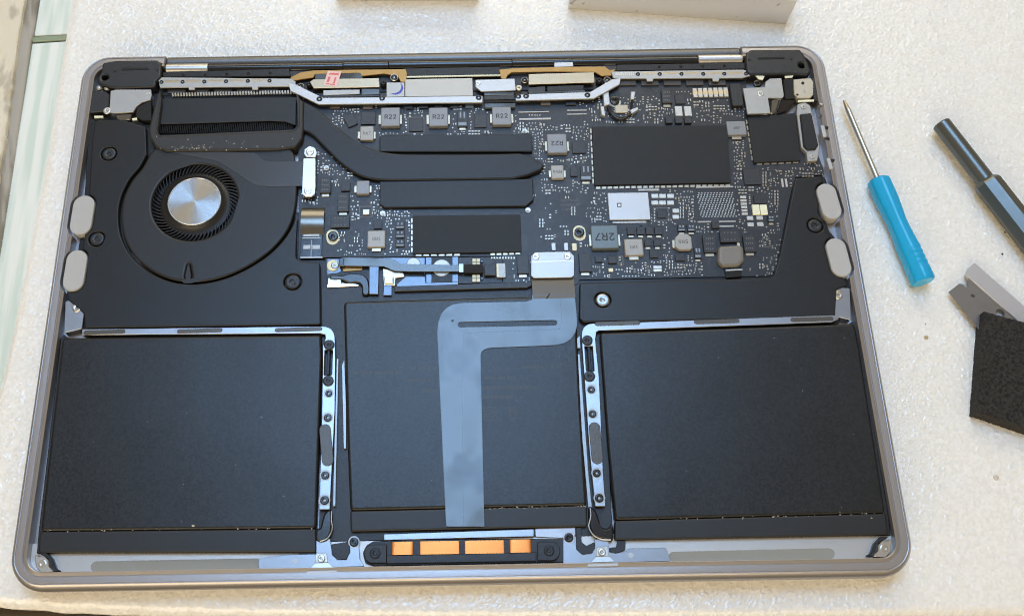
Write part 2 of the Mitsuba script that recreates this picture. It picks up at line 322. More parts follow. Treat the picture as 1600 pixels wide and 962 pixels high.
# port cut-outs and screw holes of the right hand ledge
ports = [(1281, 165, 3.2, 3.5), (1282, 181, 3.2, 3), (1291.5, 199, 3.4, 3), (1293, 216, 3.6, 3), (1289.5, 232, 3, 3), (1301, 250, 3.4, 3)]
for x, y, r, _ in ports: body -= mani(slab(circ(x, y, r, ZL, 16), 10 * MM, 0.03, 0))
body = unmani(body)
add(L + 'case_frame', body, 'mat_alu', smooth=35)
add(L + 'display_lid', slab(rnd(box(-W / 2 + .001, -H / 2 + .001, W / 2 - .001, H / 2 - .001), 0.010), 0.05 * MM, 4.7 * MM, prof=[(0, 4.0 * MM), (0.5 * MM, 4.7 * MM)]), 'mat_alu', smooth=35)
add(L + 'battery_frame', slab(poly([(502, 448), (835, 441), (836, 434), (906, 434), (906, 503), (940, 512), (958, 836), (498, 846), (503, 560)], 9.8 * MM, .3 * MM), 8.05 * MM, 9.8 * MM, .2 * MM), 'mat_black')  # black frame, widened so the gaps around the cells look shaded
for x0, y0, x1, y1 in ((1280, 161, 1287, 164), (1285, 196, 1289, 214), (1294, 247, 1299, 264)):
    add(L + 'case_frame__port_contact', slab(poly([(x0 - 3, y0), (x0 + 3, y0), (x1 + 3, y1), (x1 - 3, y1)], 12.9 * MM, 0.3 * MM), 11 * MM, 12.95 * MM, 0.1 * MM), 'mat_white_metal')

def screw(owner, px, py, rp, z, mat='mat_black_gloss', th=0.7, name='screw', drive=0.36):
    o = circ(px, py, rp, z, 24); c = np.array(o.centroid.coords[0]); r = math.sqrt(o.area / math.pi)
    a = np.arange(12) * np.pi / 6; rr = r * drive * np.where(np.arange(12) % 2, 0.72, 1.0)
    star = Polygon(np.c_[c[0] + rr * np.cos(a), c[1] + rr * np.sin(a)])
    head = slab(o.difference(star), z - th * MM, z, prof=[(0, z - 0.25 * MM), (r * 0.10, z - 0.06 * MM), (r * 0.24, z)])
    add(owner + '__' + name, cat([head, slab(o.buffer(-r * 0.2), z - th * MM - 0.1 * MM, z - th * MM * 0.75, 0)]), mat, smooth=30)

# ---------------- speakers
fan_px = [(222, 262), (205, 283), (192, 312), (189, 345), (196, 377), (214, 405), (242, 426), (275, 438), (310, 440), (350, 432), (390, 414), (425, 389), (450, 358), (461, 325), (464, 290), (463, 262), (457, 236), (440, 224), (400, 221), (330, 221), (262, 224), (238, 236)]
fan_poly = poly(spline(fan_px), ZFAN)
sp = poly([(148, 189), (158, 187), (193, 187), (228, 198), (229, 240), (300, 300), (440, 300), (462, 330), (463, 403), (470, 408), (500, 410), (501, 507), (450, 508), (132, 512), (131, 490), (106, 468), (109, 440), (128, 390), (136, 345), (141, 265), (144, 215)], ZSP, 0.9 * MM)
sp = sp.difference(fan_poly.buffer(0.9 * MM))
for a, b, r in pads[:2]: sp = sp.difference(pill(*a, *b, r, ZSP, 0.4 * MM))
screws_l = [(170, 240, 10.5), (151, 373, 11), (457, 440, 12)]
def with_holes(p, lst, z):
    for x, y, r in lst: p = p.difference(circ(x, y, r + 1.6, z))
    return p
def biggest(p): return max(p.geoms, key=lambda g: g.area) if p.geom_type != 'Polygon' else p
P1 = [(0, ZSP - 0.5 * MM), (0.10 * MM, ZSP - 0.2 * MM), (0.35 * MM, ZSP - 0.03 * MM), (0.5 * MM, ZSP)]
add(L + 'speaker_box', slab(biggest(with_holes(sp, screws_l, ZSP)), 8.2 * MM, ZSP, prof=P1), 'mat_speaker', smooth=40, label='left black plastic speaker box around the fan')
sp2 = poly([(1243, 278), (1284, 276), (1287, 290), (1278, 330), (1290, 360), (1300, 372), (1304, 420), (1327, 445), (1308, 452), (1305, 497), (1100, 500), (912, 503), (905, 497), (906, 442), (1208, 434), (1218, 400), (1230, 340)], ZSP, 0.9 * MM)
for a, b, r in pads[2:]: sp2 = sp2.difference(pill(*a, *b, r, ZSP, 0.4 * MM))
screws_r = [(1274, 352, 11), (942, 468, 11)]
add(L + 'speaker_box', slab(biggest(with_holes(sp2, screws_r, ZSP)), 8.2 * MM, ZSP, prof=P1), 'mat_speaker', smooth=40, label='right black plastic speaker box below the logic board')
for x, y, r in screws_l: screw(L + 'speaker_box', x, y, r, ZSP - 0.35 * MM, 'mat_black')
screw(L + 'speaker_box_001', 1274, 352, 11, ZSP - 0.35 * MM, 'mat_black'); screw(L + 'speaker_box_001', 942, 468, 10.5, ZSP - 0.1 * MM, 'mat_rail', drive=0.26)
for i, (a, b, r) in enumerate(pads):
    z = 12.75 * MM
    add(L + ('speaker_box' if i < 2 else 'speaker_box_001') + '__foam_pad', slab(pill(*a, *b, r - 0.6, z), 8.4 * MM, z, prof=[(0, z - .5 * MM), (.15 * MM, z - .15 * MM), (.5 * MM, z)]), 'mat_pad', smooth=40)

for key, p in ((L + 'speaker_box', sp), (L + 'speaker_box_001', sp2)):   # dark foot added under the boxes so the slots beside them read black
    foot = biggest(p).buffer(2.6 * MM).difference(fan_poly.buffer(0.2 * MM)).intersection(box(-W / 2 + 5.9 * MM, -1, W / 2 - 5.9 * MM, 1))
    add(key + '__foot', slab(biggest(foot), 8.05 * MM, 9.7 * MM, .2 * MM), 'mat_speaker')
# ---------------- fan
hubc = xy(304, 315, ZFAN); rI = abs(xy(371, 315, ZFAN)[0] - hubc[0]); rH = abs(xy(345.5, 315, ZFAN)[0] - hubc[0])
def disc(r, n=72): return Point(*hubc).buffer(r, quad_segs=n // 4)
fz = ZFAN
notch = poly([(293, 413), (296, 413), (299, 430), (298, 438), (290, 438), (289, 430)], fz, 0.1 * MM)
add(L + 'fan', slab(fan_poly.difference(disc(rI)).difference(notch.buffer(0.2 * MM)), fz - 1.0 * MM, fz, prof=[(0, fz - .6 * MM), (.15 * MM, fz - .25 * MM), (.5 * MM, fz - .05 * MM), (.9 * MM, fz)]), 'mat_fan', smooth=50)
add(L + 'fan__notch_rib', slab(notch, fz - 1 * MM, fz + 0.15 * MM, 0.25 * MM), 'mat_fan', smooth=30)
add(L + 'fan__base', slab(fan_poly.buffer(-0.3 * MM), 8.1 * MM, 8.5 * MM, 0), 'mat_fan')
wall = fan_poly.buffer(-0.2 * MM).difference(fan_poly.buffer(-1.0 * MM)); add(L + 'fan__housing_wall', slab(wall, 8.3 * MM, fz - 1.02 * MM, 0), 'mat_matte')
hb = lathe([(rH * 1.36, 8.9 * MM), (rH * 1.36, 10.2 * MM), (rH * 1.22, 10.5 * MM), (rH * 1.1, 11.2 * MM), (rH * 1.03, 12.1 * MM), (rH * 1.0, 12.3 * MM)], 72); hb.apply_translation([*hubc, 0])
add(L + 'fan__hub', hb, 'mat_fan', smooth=40)
# polar disc with uv so that the grooves run round
nr, na = 8, 96
rr = np.linspace(0.00003, rH * 0.985, nr); aa = np.linspace(0, 2 * np.pi, na + 1)
dv = np.array([[hubc[0] + r * math.cos(a), hubc[1] + r * math.sin(a), 12.42 * MM - 0.06 * MM * (r / rH) ** 2] for r in rr for a in aa]); duv = np.array([[a / 6.2832, r / rH] for r in rr for a in aa])
df = [[i * (na + 1) + j, (i + 1) * (na + 1) + j, (i + 1) * (na + 1) + j + 1] for i in range(nr - 1) for j in range(na)] + [[i * (na + 1) + j, (i + 1) * (na + 1) + j + 1, i * (na + 1) + j + 1] for i in range(nr - 1) for j in range(na)]
add(L + 'fan__hub_disc', trimesh.Trimesh(dv, df, process=False), 'mat_hub', smooth=True, uv=duv)
add(L + 'fan__hub_rim', slab(disc(rH * 1.0).difference(disc(rH * 0.965)), 12.2 * MM, 12.5 * MM, 0.1 * MM), 'mat_steel', smooth=30)
pip = lathe([(rH * .055, 12.3 * MM), (rH * .05, 12.5 * MM), (rH * .02, 12.55 * MM)], 14); pip.apply_translation([*hubc, 0]); add(L + 'fan__hub_pin', pip, 'mat_white_metal')
for i in range(59):
    a0 = 2 * np.pi * i / 59; pl = []
    for k in range(5):
        r = rH * 1.30 + (rI * 1.10 - rH * 1.30) * k / 4; a = a0 - 0.26 * (k / 4) ** 1.1
        pl.append((hubc[0] + r * math.cos(a), hubc[1] + r * math.sin(a)))
    add(L + 'fan__blade', slab(LineString(pl).buffer(0.17 * MM, cap_style='flat'), 9.4 * MM, 11.3 * MM, 0.05 * MM), 'mat_fan')
# fan cable: flat flex to the silver clip
z = 12.25 * MM
add(L + 'fan__cable', slab(poly([(266, 238), (330, 236), (396, 239)] + spline([(402, 241), (411, 249), (424, 252), (474, 252)], 5, False) + spline([(474, 290), (420, 291), (392, 285), (366, 268), (336, 251), (300, 243)], 5, False), z), z - 0.25 * MM, z, 0.05 * MM), 'mat_flex_dark')

# ---------------- exhaust duct with gasket, fins and cover plate
z = 13.3 * MM
outer = poly([(246, 143), (466, 150), (475, 160), (474, 205), (472, 218), (462, 230), (430, 234), (258, 236), (242, 229), (233, 214), (232, 200)], z, 1.2 * MM)
inner = poly([(254, 152), (464, 152), (464, 196), (458, 203), (300, 209), (250, 211), (247, 206)], z, 0.7 * MM)
topcut = poly([(252, 100), (463, 100), (463, 160), (252, 160)], z)
PG = [(0, z - 1.0 * MM), (.1 * MM, z - .5 * MM), (.4 * MM, z - .12 * MM), (.8 * MM, z)]
add(L + 'exhaust_gasket', slab(biggest(outer.difference(inner).difference(topcut)), 8.3 * MM, z, prof=PG), 'mat_rubber', smooth=50)
bead = inner.buffer(1.0 * MM, quad_segs=6).difference(inner.buffer(0.25 * MM, quad_segs=6)).difference(topcut)
add(L + 'exhaust_gasket__lip', slab(bead, z - .3 * MM, z + .25 * MM, .2 * MM), 'mat_rubber', smooth=40)
dr_ = random.Random(3); dm = []
for k in range(44):
    px = dr_.uniform(250, 330) if k < 26 else dr_.uniform(240, 465); py = dr_.gauss(231, 2) if k < 34 else dr_.uniform(212, 232); s = dr_.uniform(.25, .9)
    dm.append(slab(rect(px - s, py - .4, px + s, py + .4, z), z - .3 * MM, z + .06 * MM, 0))
add(L + 'exhaust_gasket__lint', cat(dm), 'mat_dust', kind='stuff')
add(L + 'exhaust_duct', slab(poly([(240, 146), (470, 142), (470, 228), (240, 232)], 9.6 * MM, .4 * MM), 8.05 * MM, 9.6 * MM, .2 * MM), 'mat_pipe')
z = 11.7 * MM
add(L + 'fin_cover', slab(poly([(250, 154), (463, 152), (462, 196), (445, 190), (420, 189), (262, 194), (248, 194)], z, 0.3 * MM), 11.2 * MM, z, 0.15 * MM), 'mat_pipe')
fins = [slab(rect(251 + k * 2.85 - .55, 189 - k * .01, 251 + k * 2.85 + .55, 208, 11 * MM), 8.6 * MM, 11.0 * MM, 0) for k in range(73)]
add(L + 'fin_stack', cat(fins), 'mat_matte', kind='stuff')
z = 11.3 * MM
for k in range(44):
    x = 268 + k * 4.4; y = 148 - k * .1
    add(L + 'spring_finger', slab(poly([(x, y - 2.5), (x + 2.6, y - 3.5), (x + 3.4, y + 2), (x + .8, y + 3)], z), z - .5 * MM, z, .1 * MM), 'mat_steel')

# ---------------- logic board
z = ZB
board = poly([(470, 166), (478, 146), (960, 142), (962, 128), (1166, 126), (1168, 182), (1252, 176), (1262, 200), (1286, 262), (1288, 273), (1243, 277), (1236, 300), (1212, 420), (1204, 431), (905, 437), (902, 444), (786, 444), (785, 400), (507, 402), (467, 404), (466, 240)], z, 0.25 * MM)
add(L + 'logic_board', slab(board, 9.3 * MM, z, 0.08 * MM), 'mat_board')
occ = []
def chip(x0, y0, x1, y1, th=0.8, mat='mat_package', name='chip', r=0.1, ang=0.0, bev=0.1, **k):
    zt = ZB + th * MM; p = rect(x0, y0, x1, y1, zt, r * MM)
    if ang: p = shapely.affinity.rotate(p, ang)
    occ.append((x0 - 2, y0 - 2, x1 + 2, y1 + 3))
    return add(L + name, slab(p, ZB - .02 * MM, zt, bev * MM), mat, smooth=30 if bev > .15 else False, **k)
def sub(key, name, x0, y0, x1, y1, th, mat, r=0.0, z0=0.0):
    zt = ZB + th * MM; occ.append((x0 - 1, y0 - 1, x1 + 1, y1 + 1))
    return add(key + '__' + name, slab(rect(x0, y0, x1, y1, zt, r * MM), ZB + z0 * MM - .01 * MM, zt, .05 * MM), mat)
def inductor(x0, y0, x1, y1, text, th=1.9, mat='mat_inductor', rot=0, hh=1.9, ink='mat_ink', term='lr', cut=False, label=None):
    zt = ZB + th * MM
    p = rect(x0, y0, x1, y1, zt, 0.45 * MM)
    if cut:
        a, b, c, d = p.bounds; w = c - a; p = Polygon([(a + .25 * w, b), (c - .12 * w, b), (c, b + .12 * w), (c, d - .2 * w), (c - .22 * w, d), (a + .3 * w, d), (a + .05 * w, d - .25 * w), (a, b + .2 * w)])
    key = add(L + 'power_inductor', slab(p, ZB, zt, prof=[(0, zt - .3 * MM), (.1 * MM, zt - .1 * MM), (.3 * MM, zt)]), mat, smooth=40, label=label)
    occ.append((x0 - 5, y0 - 3, x1 + 5, y1 + 8))
    ym = (y0 + y1) / 2; h = (y1 - y0) * .24
    if 'l' in term: sub(key, 'terminal', x0 - 3.5, ym - h * .4, x0 + 1.5, ym + h * 1.6, .9, 'mat_gold_pale')
    if 'r' in term: sub(key, 'terminal', x1 - 1.5, ym - h * .4, x1 + 3.0, ym + h * 1.6, .9, 'mat_gold_pale')
    if 'b' in term:
        xm = (x0 + x1) / 2; w = (x1 - x0) * .25; sub(key, 'terminal', xm - w, y1 + 1, xm + w, y1 + 6.5, .7, 'mat_gold_pale')
    if text: add(key + '__marking', words(text, (x0 + x1) / 2, ym, zt, hh * MM, rot, bold=True), ink)
    return key
inductor(595, 168, 625, 197, 'R22', label='grey inductor marked R22, leftmost in the top row')
inductor(670, 168, 700, 197, 'R22', label='grey inductor marked R22, second in the top row')
inductor(769, 167, 799, 195, 'R22', label='grey inductor marked R22, third in the top row')
inductor(855, 209, 886, 239, 'R22', rot=180, label='grey inductor with R22 upside down beside the heat plates')
inductor(562.5, 197, 584, 219, 'R47', th=1.5, mat='mat_inductor_warm', hh=1.2, ink='mat_ink_grey')
inductor(861, 258, 881, 279, 'R56', th=1.5, mat='mat_inductor_warm', rot=180, hh=1.4, ink='mat_ink_grey')
inductor(1136, 189, 1166, 211, '4R7', th=1.6, rot=0, hh=1.0, term='b', mat='mat_inductor')
inductor(924, 352, 966, 388, '2R7', th=2.1, mat='mat_inductor_blue', rot=180, hh=3.0, label='large blue grey inductor with 2R7 upside down')
inductor(976, 373, 1005, 399, '1R0', th=1.6, mat='mat_inductor_warm', rot=180, hh=1.2, ink='mat_ink_grey', term='b')
inductor(1054, 365, 1081, 390, '5R5', th=1.7, mat='mat_inductor_warm', rot=180, hh=1.5, ink='mat_ink_grey', term='l', cut=True)
inductor(574, 360, 602, 386, '1R0', th=1.6, mat='mat_inductor_warm', rot=180, hh=1.2, ink='mat_ink_grey', term='b', label='pale inductor marked 1R0 left of the memory chip')
inductor(557, 282, 577.5, 303, '', th=1.6, mat='mat_inductor', label='small grey inductor left of the lower heat plate')
# shielded chips
def shield(pts, th, name, dashes, label):
    zt = ZB + th * MM; p = poly(pts, zt, .15 * MM)
    key = add(L + name, slab(p, ZB, zt, .1 * MM), 'mat_chip', label=label)
    xs = [a for a, _ in pts]; ys = [b for _, b in pts]; occ.append((min(xs) - 3, min(ys) - 2, max(xs) + 3, max(ys) + 7))
    for x0, y0, x1, y1, nn in dashes:
        for k in range(nn):
            t0, t1 = (k + .14) / nn, (k + .86) / nn
            ax, ay, bx, by = x0 + (x1 - x0) * t0, y0 + (y1 - y0) * t0, x0 + (x1 - x0) * t1, y0 + (y1 - y0) * t1
            v = abs(y1 - y0) > abs(x1 - x0); w = 1.7
            q = poly([(ax - (w * .6 if v else 0), ay - (0 if v else w)), (bx - (w * .6 if v else 0), by - (0 if v else w)), (bx + (w * .6 if v else 0), by + (0 if v else w)), (ax + (w * .6 if v else 0), ay + (0 if v else w))], ZB + .35 * MM)
            add(key + '__contact', slab(q, ZB - .01 * MM, ZB + .35 * MM, 0), 'mat_gold_pale')
    return key
shield([(925, 198), (1136, 196), (1142, 285), (929, 289)], 1.1, 'processor_shield', [(930, 293.5, 1142, 289.5, 23), (923, 200, 927, 288, 9)], 'wide black rectangular shield on the right half of the board')
shield([(1168, 183), (1243, 178), (1251, 251), (1178, 254)], 1.1, 'storage_shield', [(1181, 256, 1249, 253, 6), (1166, 186, 1176, 252, 7)], 'black square shield at the right end of the board')
shield([(645, 337), (813, 335), (815, 393), (645, 396)], 1.1, 'memory_shield', [(648, 398, 720, 397.6, 6), (765, 397, 814, 395.5, 5), (643.5, 340, 643.5, 395, 6)], 'black rectangular shield below the heat plates')
k = chip(951, 301, 1014.5, 343, 1.0, 'mat_white_metal', 'silver_shield', r=.2)
add(k + '__code_mark', slab(rect(964, 317, 971, 324, ZB + 1 * MM).difference(rect(965.5, 318.5, 969.5, 322.5, ZB + 1 * MM)), ZB + .9 * MM, ZB + 1.015 * MM, 0), 'mat_ink_grey')
sub(k, 'rail', 957, 345.5, 1010, 348.5, .3, 'mat_satin')
# plain packages
for x0, y0, x1, y1, th in [(564, 175, 587, 194, .7), (639, 185, 661, 205, .6), (741, 180, 760, 199, .6), (894, 222, 915, 239, .7), (891, 261, 902, 275, .8), (1162, 264, 1188, 288, .7), (1027, 329, 1040, 340, .5), (533, 285, 547, 298, .9), (584, 345, 597, 357, .8), (930, 400, 941, 409, .8), (950, 400, 964, 411, .8), (1015, 390, 1028, 402, .8), (1055, 396, 1070, 407, .7), (1178, 305, 1197, 318, .7), (1112, 345, 1124, 356, .9), (1055, 148, 1070, 162, .6), (1000, 352, 1004, 353, .3)]:
    chip(x0, y0, x1, y1, th)
chip(540, 180, 556, 197, .7, ang=25)
def tantalum(x0, y0, x1, y1, th=1.3, foot=4, rows=0, name='tantalum_capacitor', bands=False):
    k = chip(x0, y0, x1, y1, th, 'mat_package', name, r=.15)
    zt = ZB + th * MM
    if foot: sub(k, 'terminal', x0 + (x1 - x0) * .16, y1 + 2, x1 - (x1 - x0) * .16, y1 + 2 + foot, .4, 'mat_gold_pale')
    mk = []
    for r in range(rows):
        for c in range(4):
            xx = x0 + (x1 - x0) * (.22 + .17 * c); yy = y0 + (y1 - y0) * (.2 + .6 * r / max(rows - 1, 1)); mk.append(slab(rect(xx - .8, yy - 1.1, xx + .8, yy + 1.1, zt), zt - .02 * MM, zt + .015 * MM, 0))
    if mk: add(k + '__marking', cat(mk), 'mat_ink_grey')
    if bands:
        sub(k, 'stripe', x0 + 1, y0 + (y1 - y0) * .72, x1 - 1, y0 + (y1 - y0) * .92, th + .015, 'mat_ink_blue', z0=th - .03)
        add(k + '__marking', cat([slab(rect(x0 + (x1 - x0) * f - 1.2, y0 + 2, x0 + (x1 - x0) * f + 1.2, y0 + (y1 - y0) * .45, zt), zt - .02 * MM, zt + .015 * MM, 0) for f in (.3, .7)]), 'mat_ink_blue')
    return k
P('mat_ink_blue', (0.20, 0.26, 0.33), 0.5)
tantalum(500, 277, 517, 301, rows=3); tantalum(527, 301, 545, 330, rows=3); tantalum(517, 337, 546, 355, rows=2, foot=0)
for x in (980, 995, 1009, 1023): tantalum(x, 354, x + 12, 366, 1.0, foot=3)
for x in (1007, 1021.5): tantalum(x, 374, x + 11, 384, 1.0, foot=3)
tantalum(1099, 367, 1119, 394, rows=3); tantalum(1162, 367, 1181, 393, rows=3); tantalum(1125, 360, 1157, 378, 1.3, foot=0, rows=2)
tantalum(905, 395, 924, 424); tantalum(808, 399, 826, 427); tantalum(1034, 140, 1050, 161, rows=3)
for x0, y0, x1, y1 in [(1059, 350, 1071, 361), (1074, 350, 1086, 361), (1085, 386, 1096, 403), (907, 258, 924, 282), (715, 173, 730, 198), (1200, 336, 1210, 346)]: tantalum(x0, y0, x1, y1, .9, foot=3, bands=True)
for y in (346, 360, 374): tantalum(618, y, 632, y + 11, .8, foot=0, bands=True)
# light coloured ceramic pieces
def cap(x0, y0, x1, y1, mat='mat_tin', th=.6, name='ceramic_capacitor', mid=None):
    k = chip(x0, y0, x1, y1, th, mat, name, r=.05, bev=.06)
    if mid: sub(k, 'body', x0 - .3, y0 + (y1 - y0) * .28, x1 + .3, y1 - (y1 - y0) * .30, th + .03, mid, z0=.1)
for i in range(7): cap(1083 + i * 8.0, 138 - i * .2, 1089.5 + i * 8.0, 152 - i * .2, mid='mat_ceramic', th=.9)
for x in (1055, 1069.5): cap(x, 166, x + 11, 181, th=.9); chip(x, 182, x + 11, 192, 1.2)
chip(1040, 182, 1051, 192, 1.2)
for x in (1018, 1030, 1042.5):
    for y in (303, 313.5): cap(x, y, x + 10.5, y + 6, th=.25, name='solder_pad')
for x0, y0 in ((1051, 326), (1051, 335.5), (1167, 337.5), (1182, 337), (1168, 347.5), (1183, 347)): cap(x0, y0, x0 + 10, y0 + 6, th=.25, name='solder_pad')
for i in range(6): cap(1156.5 + i * .5, 306 + i * 5.2, 1166 + i * .5, 309.6 + i * 5.2, th=.3, name='solder_pad')
for x in (1176, 1188): cap(x, 319.5, x + 11, 335, 'mat_cream', th=.8)
for y in (415, 420): cap(1021, y, 1034, y + 4, 'mat_tin', th=.5)
for x in (862, 881.5): cap(x, 379.5, x + 6, 391, 'mat_white_metal', th=.6)
cap(894, 380, 901, 391, 'mat_cream', th=.6); cap(951, 419, 958, 424, 'mat_cream'); cap(1152, 378, 1156, 384, 'mat_cream')
for x in (1221, 1227): cap(x, 279, x + 3.4, 292, 'mat_tin', th=.3, name='solder_pad')
cap(567, 327, 577, 335, 'mat_gold_pale', th=.7, name='crystal')
# connector sockets drawn by their pale rows
for x0, y0, x1, y1 in [(810, 174, 858, 175.6), (811, 184.5, 861, 187), (886, 171.5, 917, 173), (886, 177.5, 917, 179), (1124, 352, 1147, 354.5), (1120, 361, 1147, 362), (997, 295, 1030, 298), (1088, 291, 1146, 293), (1090, 345, 1150, 347)]:
    cap(x0, y0, x1, y1, 'mat_satin', th=.35, name='connector_row')
# test grid of solder dots
dots = []
for r in range(13):
    for c in range(12):
        px, py = 1092 + c * 4.75 + (r % 3) * -1.4 + r * .5, 302 + r * 3.05 - c * .06
        dots.append(slab(circ(px, py, 1.15, ZB, 6), ZB - .01 * MM, ZB + .1 * MM, 0))
add(L + 'logic_board__test_grid', cat(dots), 'mat_tin', kind='stuff'); occ.append((1086, 298, 1150, 343))
# small passives and solder points in their clusters
clusters = [(478, 235, 560, 276, 70), (470, 300, 500, 318, 22), (497, 262, 548, 292, 22), (545, 282, 560, 345, 26), (578, 290, 612, 350, 50), (590, 330, 640, 362, 34), (525, 358, 570, 398, 26), (600, 350, 642, 398, 22), (520, 166, 562, 200, 40), (585, 165, 660, 212, 60), (700, 168, 770, 210, 60),
            (800, 180, 850, 212, 44), (830, 195, 925, 260, 130), (845, 255, 925, 300, 60), (905, 150, 1035, 195, 120), (1030, 140, 1082, 196, 70), (1080, 155, 1165, 196, 70), (1140, 212, 1180, 300, 170), (1180, 256, 1280, 290, 56), (1150, 288, 1215, 350, 90), (925, 295, 952, 352, 30),
            (1014, 296, 1090, 350, 110), (966, 352, 1056, 400, 26), (925, 395, 1000, 432, 36), (1000, 395, 1098, 430, 80), (1086, 344, 1165, 365, 30), (1180, 345, 1222, 420, 40), (830, 300, 925, 396, 36), (800, 395, 830, 440, 12), (905, 380, 925, 430, 6), (1166, 420, 1205, 432, 6), (1245, 262, 1286, 274, 10), (968, 300, 1016, 352, 10)]
rr_ = random.Random(11); tin, body_, gold_ = [], [], []
def free(px, py, m=0.0): return not any(a - m <= px <= c + m and b - m <= py <= d + m for a, b, c, d in occ)
for x0, y0, x1, y1, nn in clusters:
    k = tries = 0
    while k < nn * .85 and tries < nn * 6:
        tries += 1; px, py = rr_.uniform(x0, x1), rr_.uniform(y0, y1); row = rr_.choice((1, 2, 2, 3, 4, 5)); dot = rr_.random() < .5
        h = rr_.random() < .5; l, w = rr_.choice(((2.0, 1.1), (2.6, 1.4), (3.2, 1.7))); dx, dy = (l, w) if h else (w, l); rd = rr_.uniform(.9, 1.35)
        sx, sy = rr_.choice(((1, 0), (0, 1), (.7, .7))) if dot else ((0, 1) if h else (1, 0)); pitch = rr_.uniform(4.2, 5.2) if dot else 2 * w + 1.4
        for _ in range(row):
            if px < x0 or px > x1 or py < y0 or py > y1 or not free(px, py, 1.6 if dot else 2.2) or not board.contains(Point(*xy(px, py, ZB))): break
            k += 1
            if dot:
                tin.append(slab(circ(px, py, rd, ZB, 7), ZB - .01 * MM, ZB + .12 * MM, .05 * MM)); occ.append((px - 2, py - 2, px + 2, py + 2))
            else:
                occ.append((px - dx - .6, py - dy - .6, px + dx + .6, py + dy + .6))
                for s_ in (-1, 1):
                    a, b = (px + s_ * dx * .7, py) if h else (px, py + s_ * dy * .7)
                    (tin if rr_.random() < .8 else gold_).append(slab(rect(a - (dx * .28 if h else dx), b - (dy if h else dy * .28), a + (dx * .28 if h else dx), b + (dy if h else dy * .28), ZB + .3 * MM), ZB - .01 * MM, ZB + .3 * MM, .05 * MM))
                body_.append(slab(rect(px - dx * .55, py - dy * .55, px + dx * .55, py + dy * .55, ZB + .28 * MM), ZB - .01 * MM, ZB + .27 * MM, 0))
            px += sx * pitch; py += sy * pitch
add(L + 'logic_board__solder_point', cat(tin), 'mat_tin', kind='stuff'); add(L + 'logic_board__gilt_point', cat(gold_), 'mat_gold_pale', kind='stuff'); add(L + 'logic_board__resistor_body', cat(body_), 'mat_package', kind='stuff')
add(L + 'logic_board__print', cat([words('00095640', 890, 313, ZB, .95 * MM), words('2088050AF', 891, 320, ZB, .95 * MM), words('L 0E400', 889, 327, ZB, .95 * MM)]), 'mat_ink_grey')
# outlines printed round parts
outl = []
for x0, y0, x1, y1 in [(1022, 324, 1045, 345), (966, 400, 974, 414), (561, 322, 582, 339), (637, 183, 663, 208), (1192, 372, 1203, 386), (592, 388, 600, 396), (1012, 418, 1019, 424), (1062, 417, 1070, 424)]:
    outl.append(slab(rect(x0, y0, x1, y1, ZB).difference(rect(x0 + 1.1, y0 + 1.1, x1 - 1.1, y1 - 1.1, ZB)), ZB - .01 * MM, ZB + .03 * MM, 0))
add(L + 'logic_board__outline_print', cat(outl), 'mat_ink_grey', kind='stuff')
# standoffs: cream ring with black screw
for x, y in ((520, 370), (905.5, 364)):
    k = add(L + 'standoff', slab(LineString([xy(x - .5, y - 3, ZB), xy(x, y + 3.5, ZB)]).buffer(2.35 * MM), ZB - .01 * MM, ZB + .12 * MM, .05 * MM), 'mat_cream')
    screw(k, x, y - 2, 7.8, ZB + 1.4 * MM, 'mat_black_gloss', th=1.2)
for x, y in ((598, 333), (825, 328), (820, 205), (510, 262)):
    k = add(L + 'board_pin', slab(circ(x, y, 4.4, ZB + .4 * MM, 18), ZB, ZB + .4 * MM, .1 * MM), 'mat_tin'); screw(k, x, y - 1, 2.4, ZB + 1.1 * MM, 'mat_steel', th=.8)

# ---------------- heat pipe and plates
z = 11.7 * MM
PH = lambda z: [(0, z - .35 * MM), (.1 * MM, z - .12 * MM), (.3 * MM, z)]
add(L + 'heat_plate', slab(poly([(593, 211), (829, 209), (832, 214), (832, 237), (593, 237)], z, .6 * MM), ZB, z, prof=PH(z)), 'mat_pipe', smooth=40, label='upper dark heat plate along the heat pipe')
add(L + 'heat_plate', slab(poly([(593, 283), (833, 279), (834, 312), (822, 322), (600, 324), (593, 319)], z, .6 * MM), ZB, z, prof=PH(z)), 'mat_pipe', smooth=40, label='lower dark heat plate below the heat pipe')
zp = 12.5 * MM
up = spline([(472, 158), (492, 168), (515, 187), (540, 209), (570, 228), (605, 238), (650, 241), (720, 241), (780, 240), (812, 239)], 5, False)
tip = [(832, 245), (851, 257), (846, 265), (824, 274)]
lo = spline([(800, 279), (720, 280), (650, 281), (600, 281), (565, 275), (535, 257), (508, 231), (487, 210), (472, 203)], 5, False)
add(L + 'heat_pipe', slab(poly(up + tip + lo, zp), 11.0 * MM, zp, prof=[(0, zp - .5 * MM), (.12 * MM, zp - .2 * MM), (.45 * MM, zp - .03 * MM), (.7 * MM, zp)]), 'mat_pipe', smooth=50)

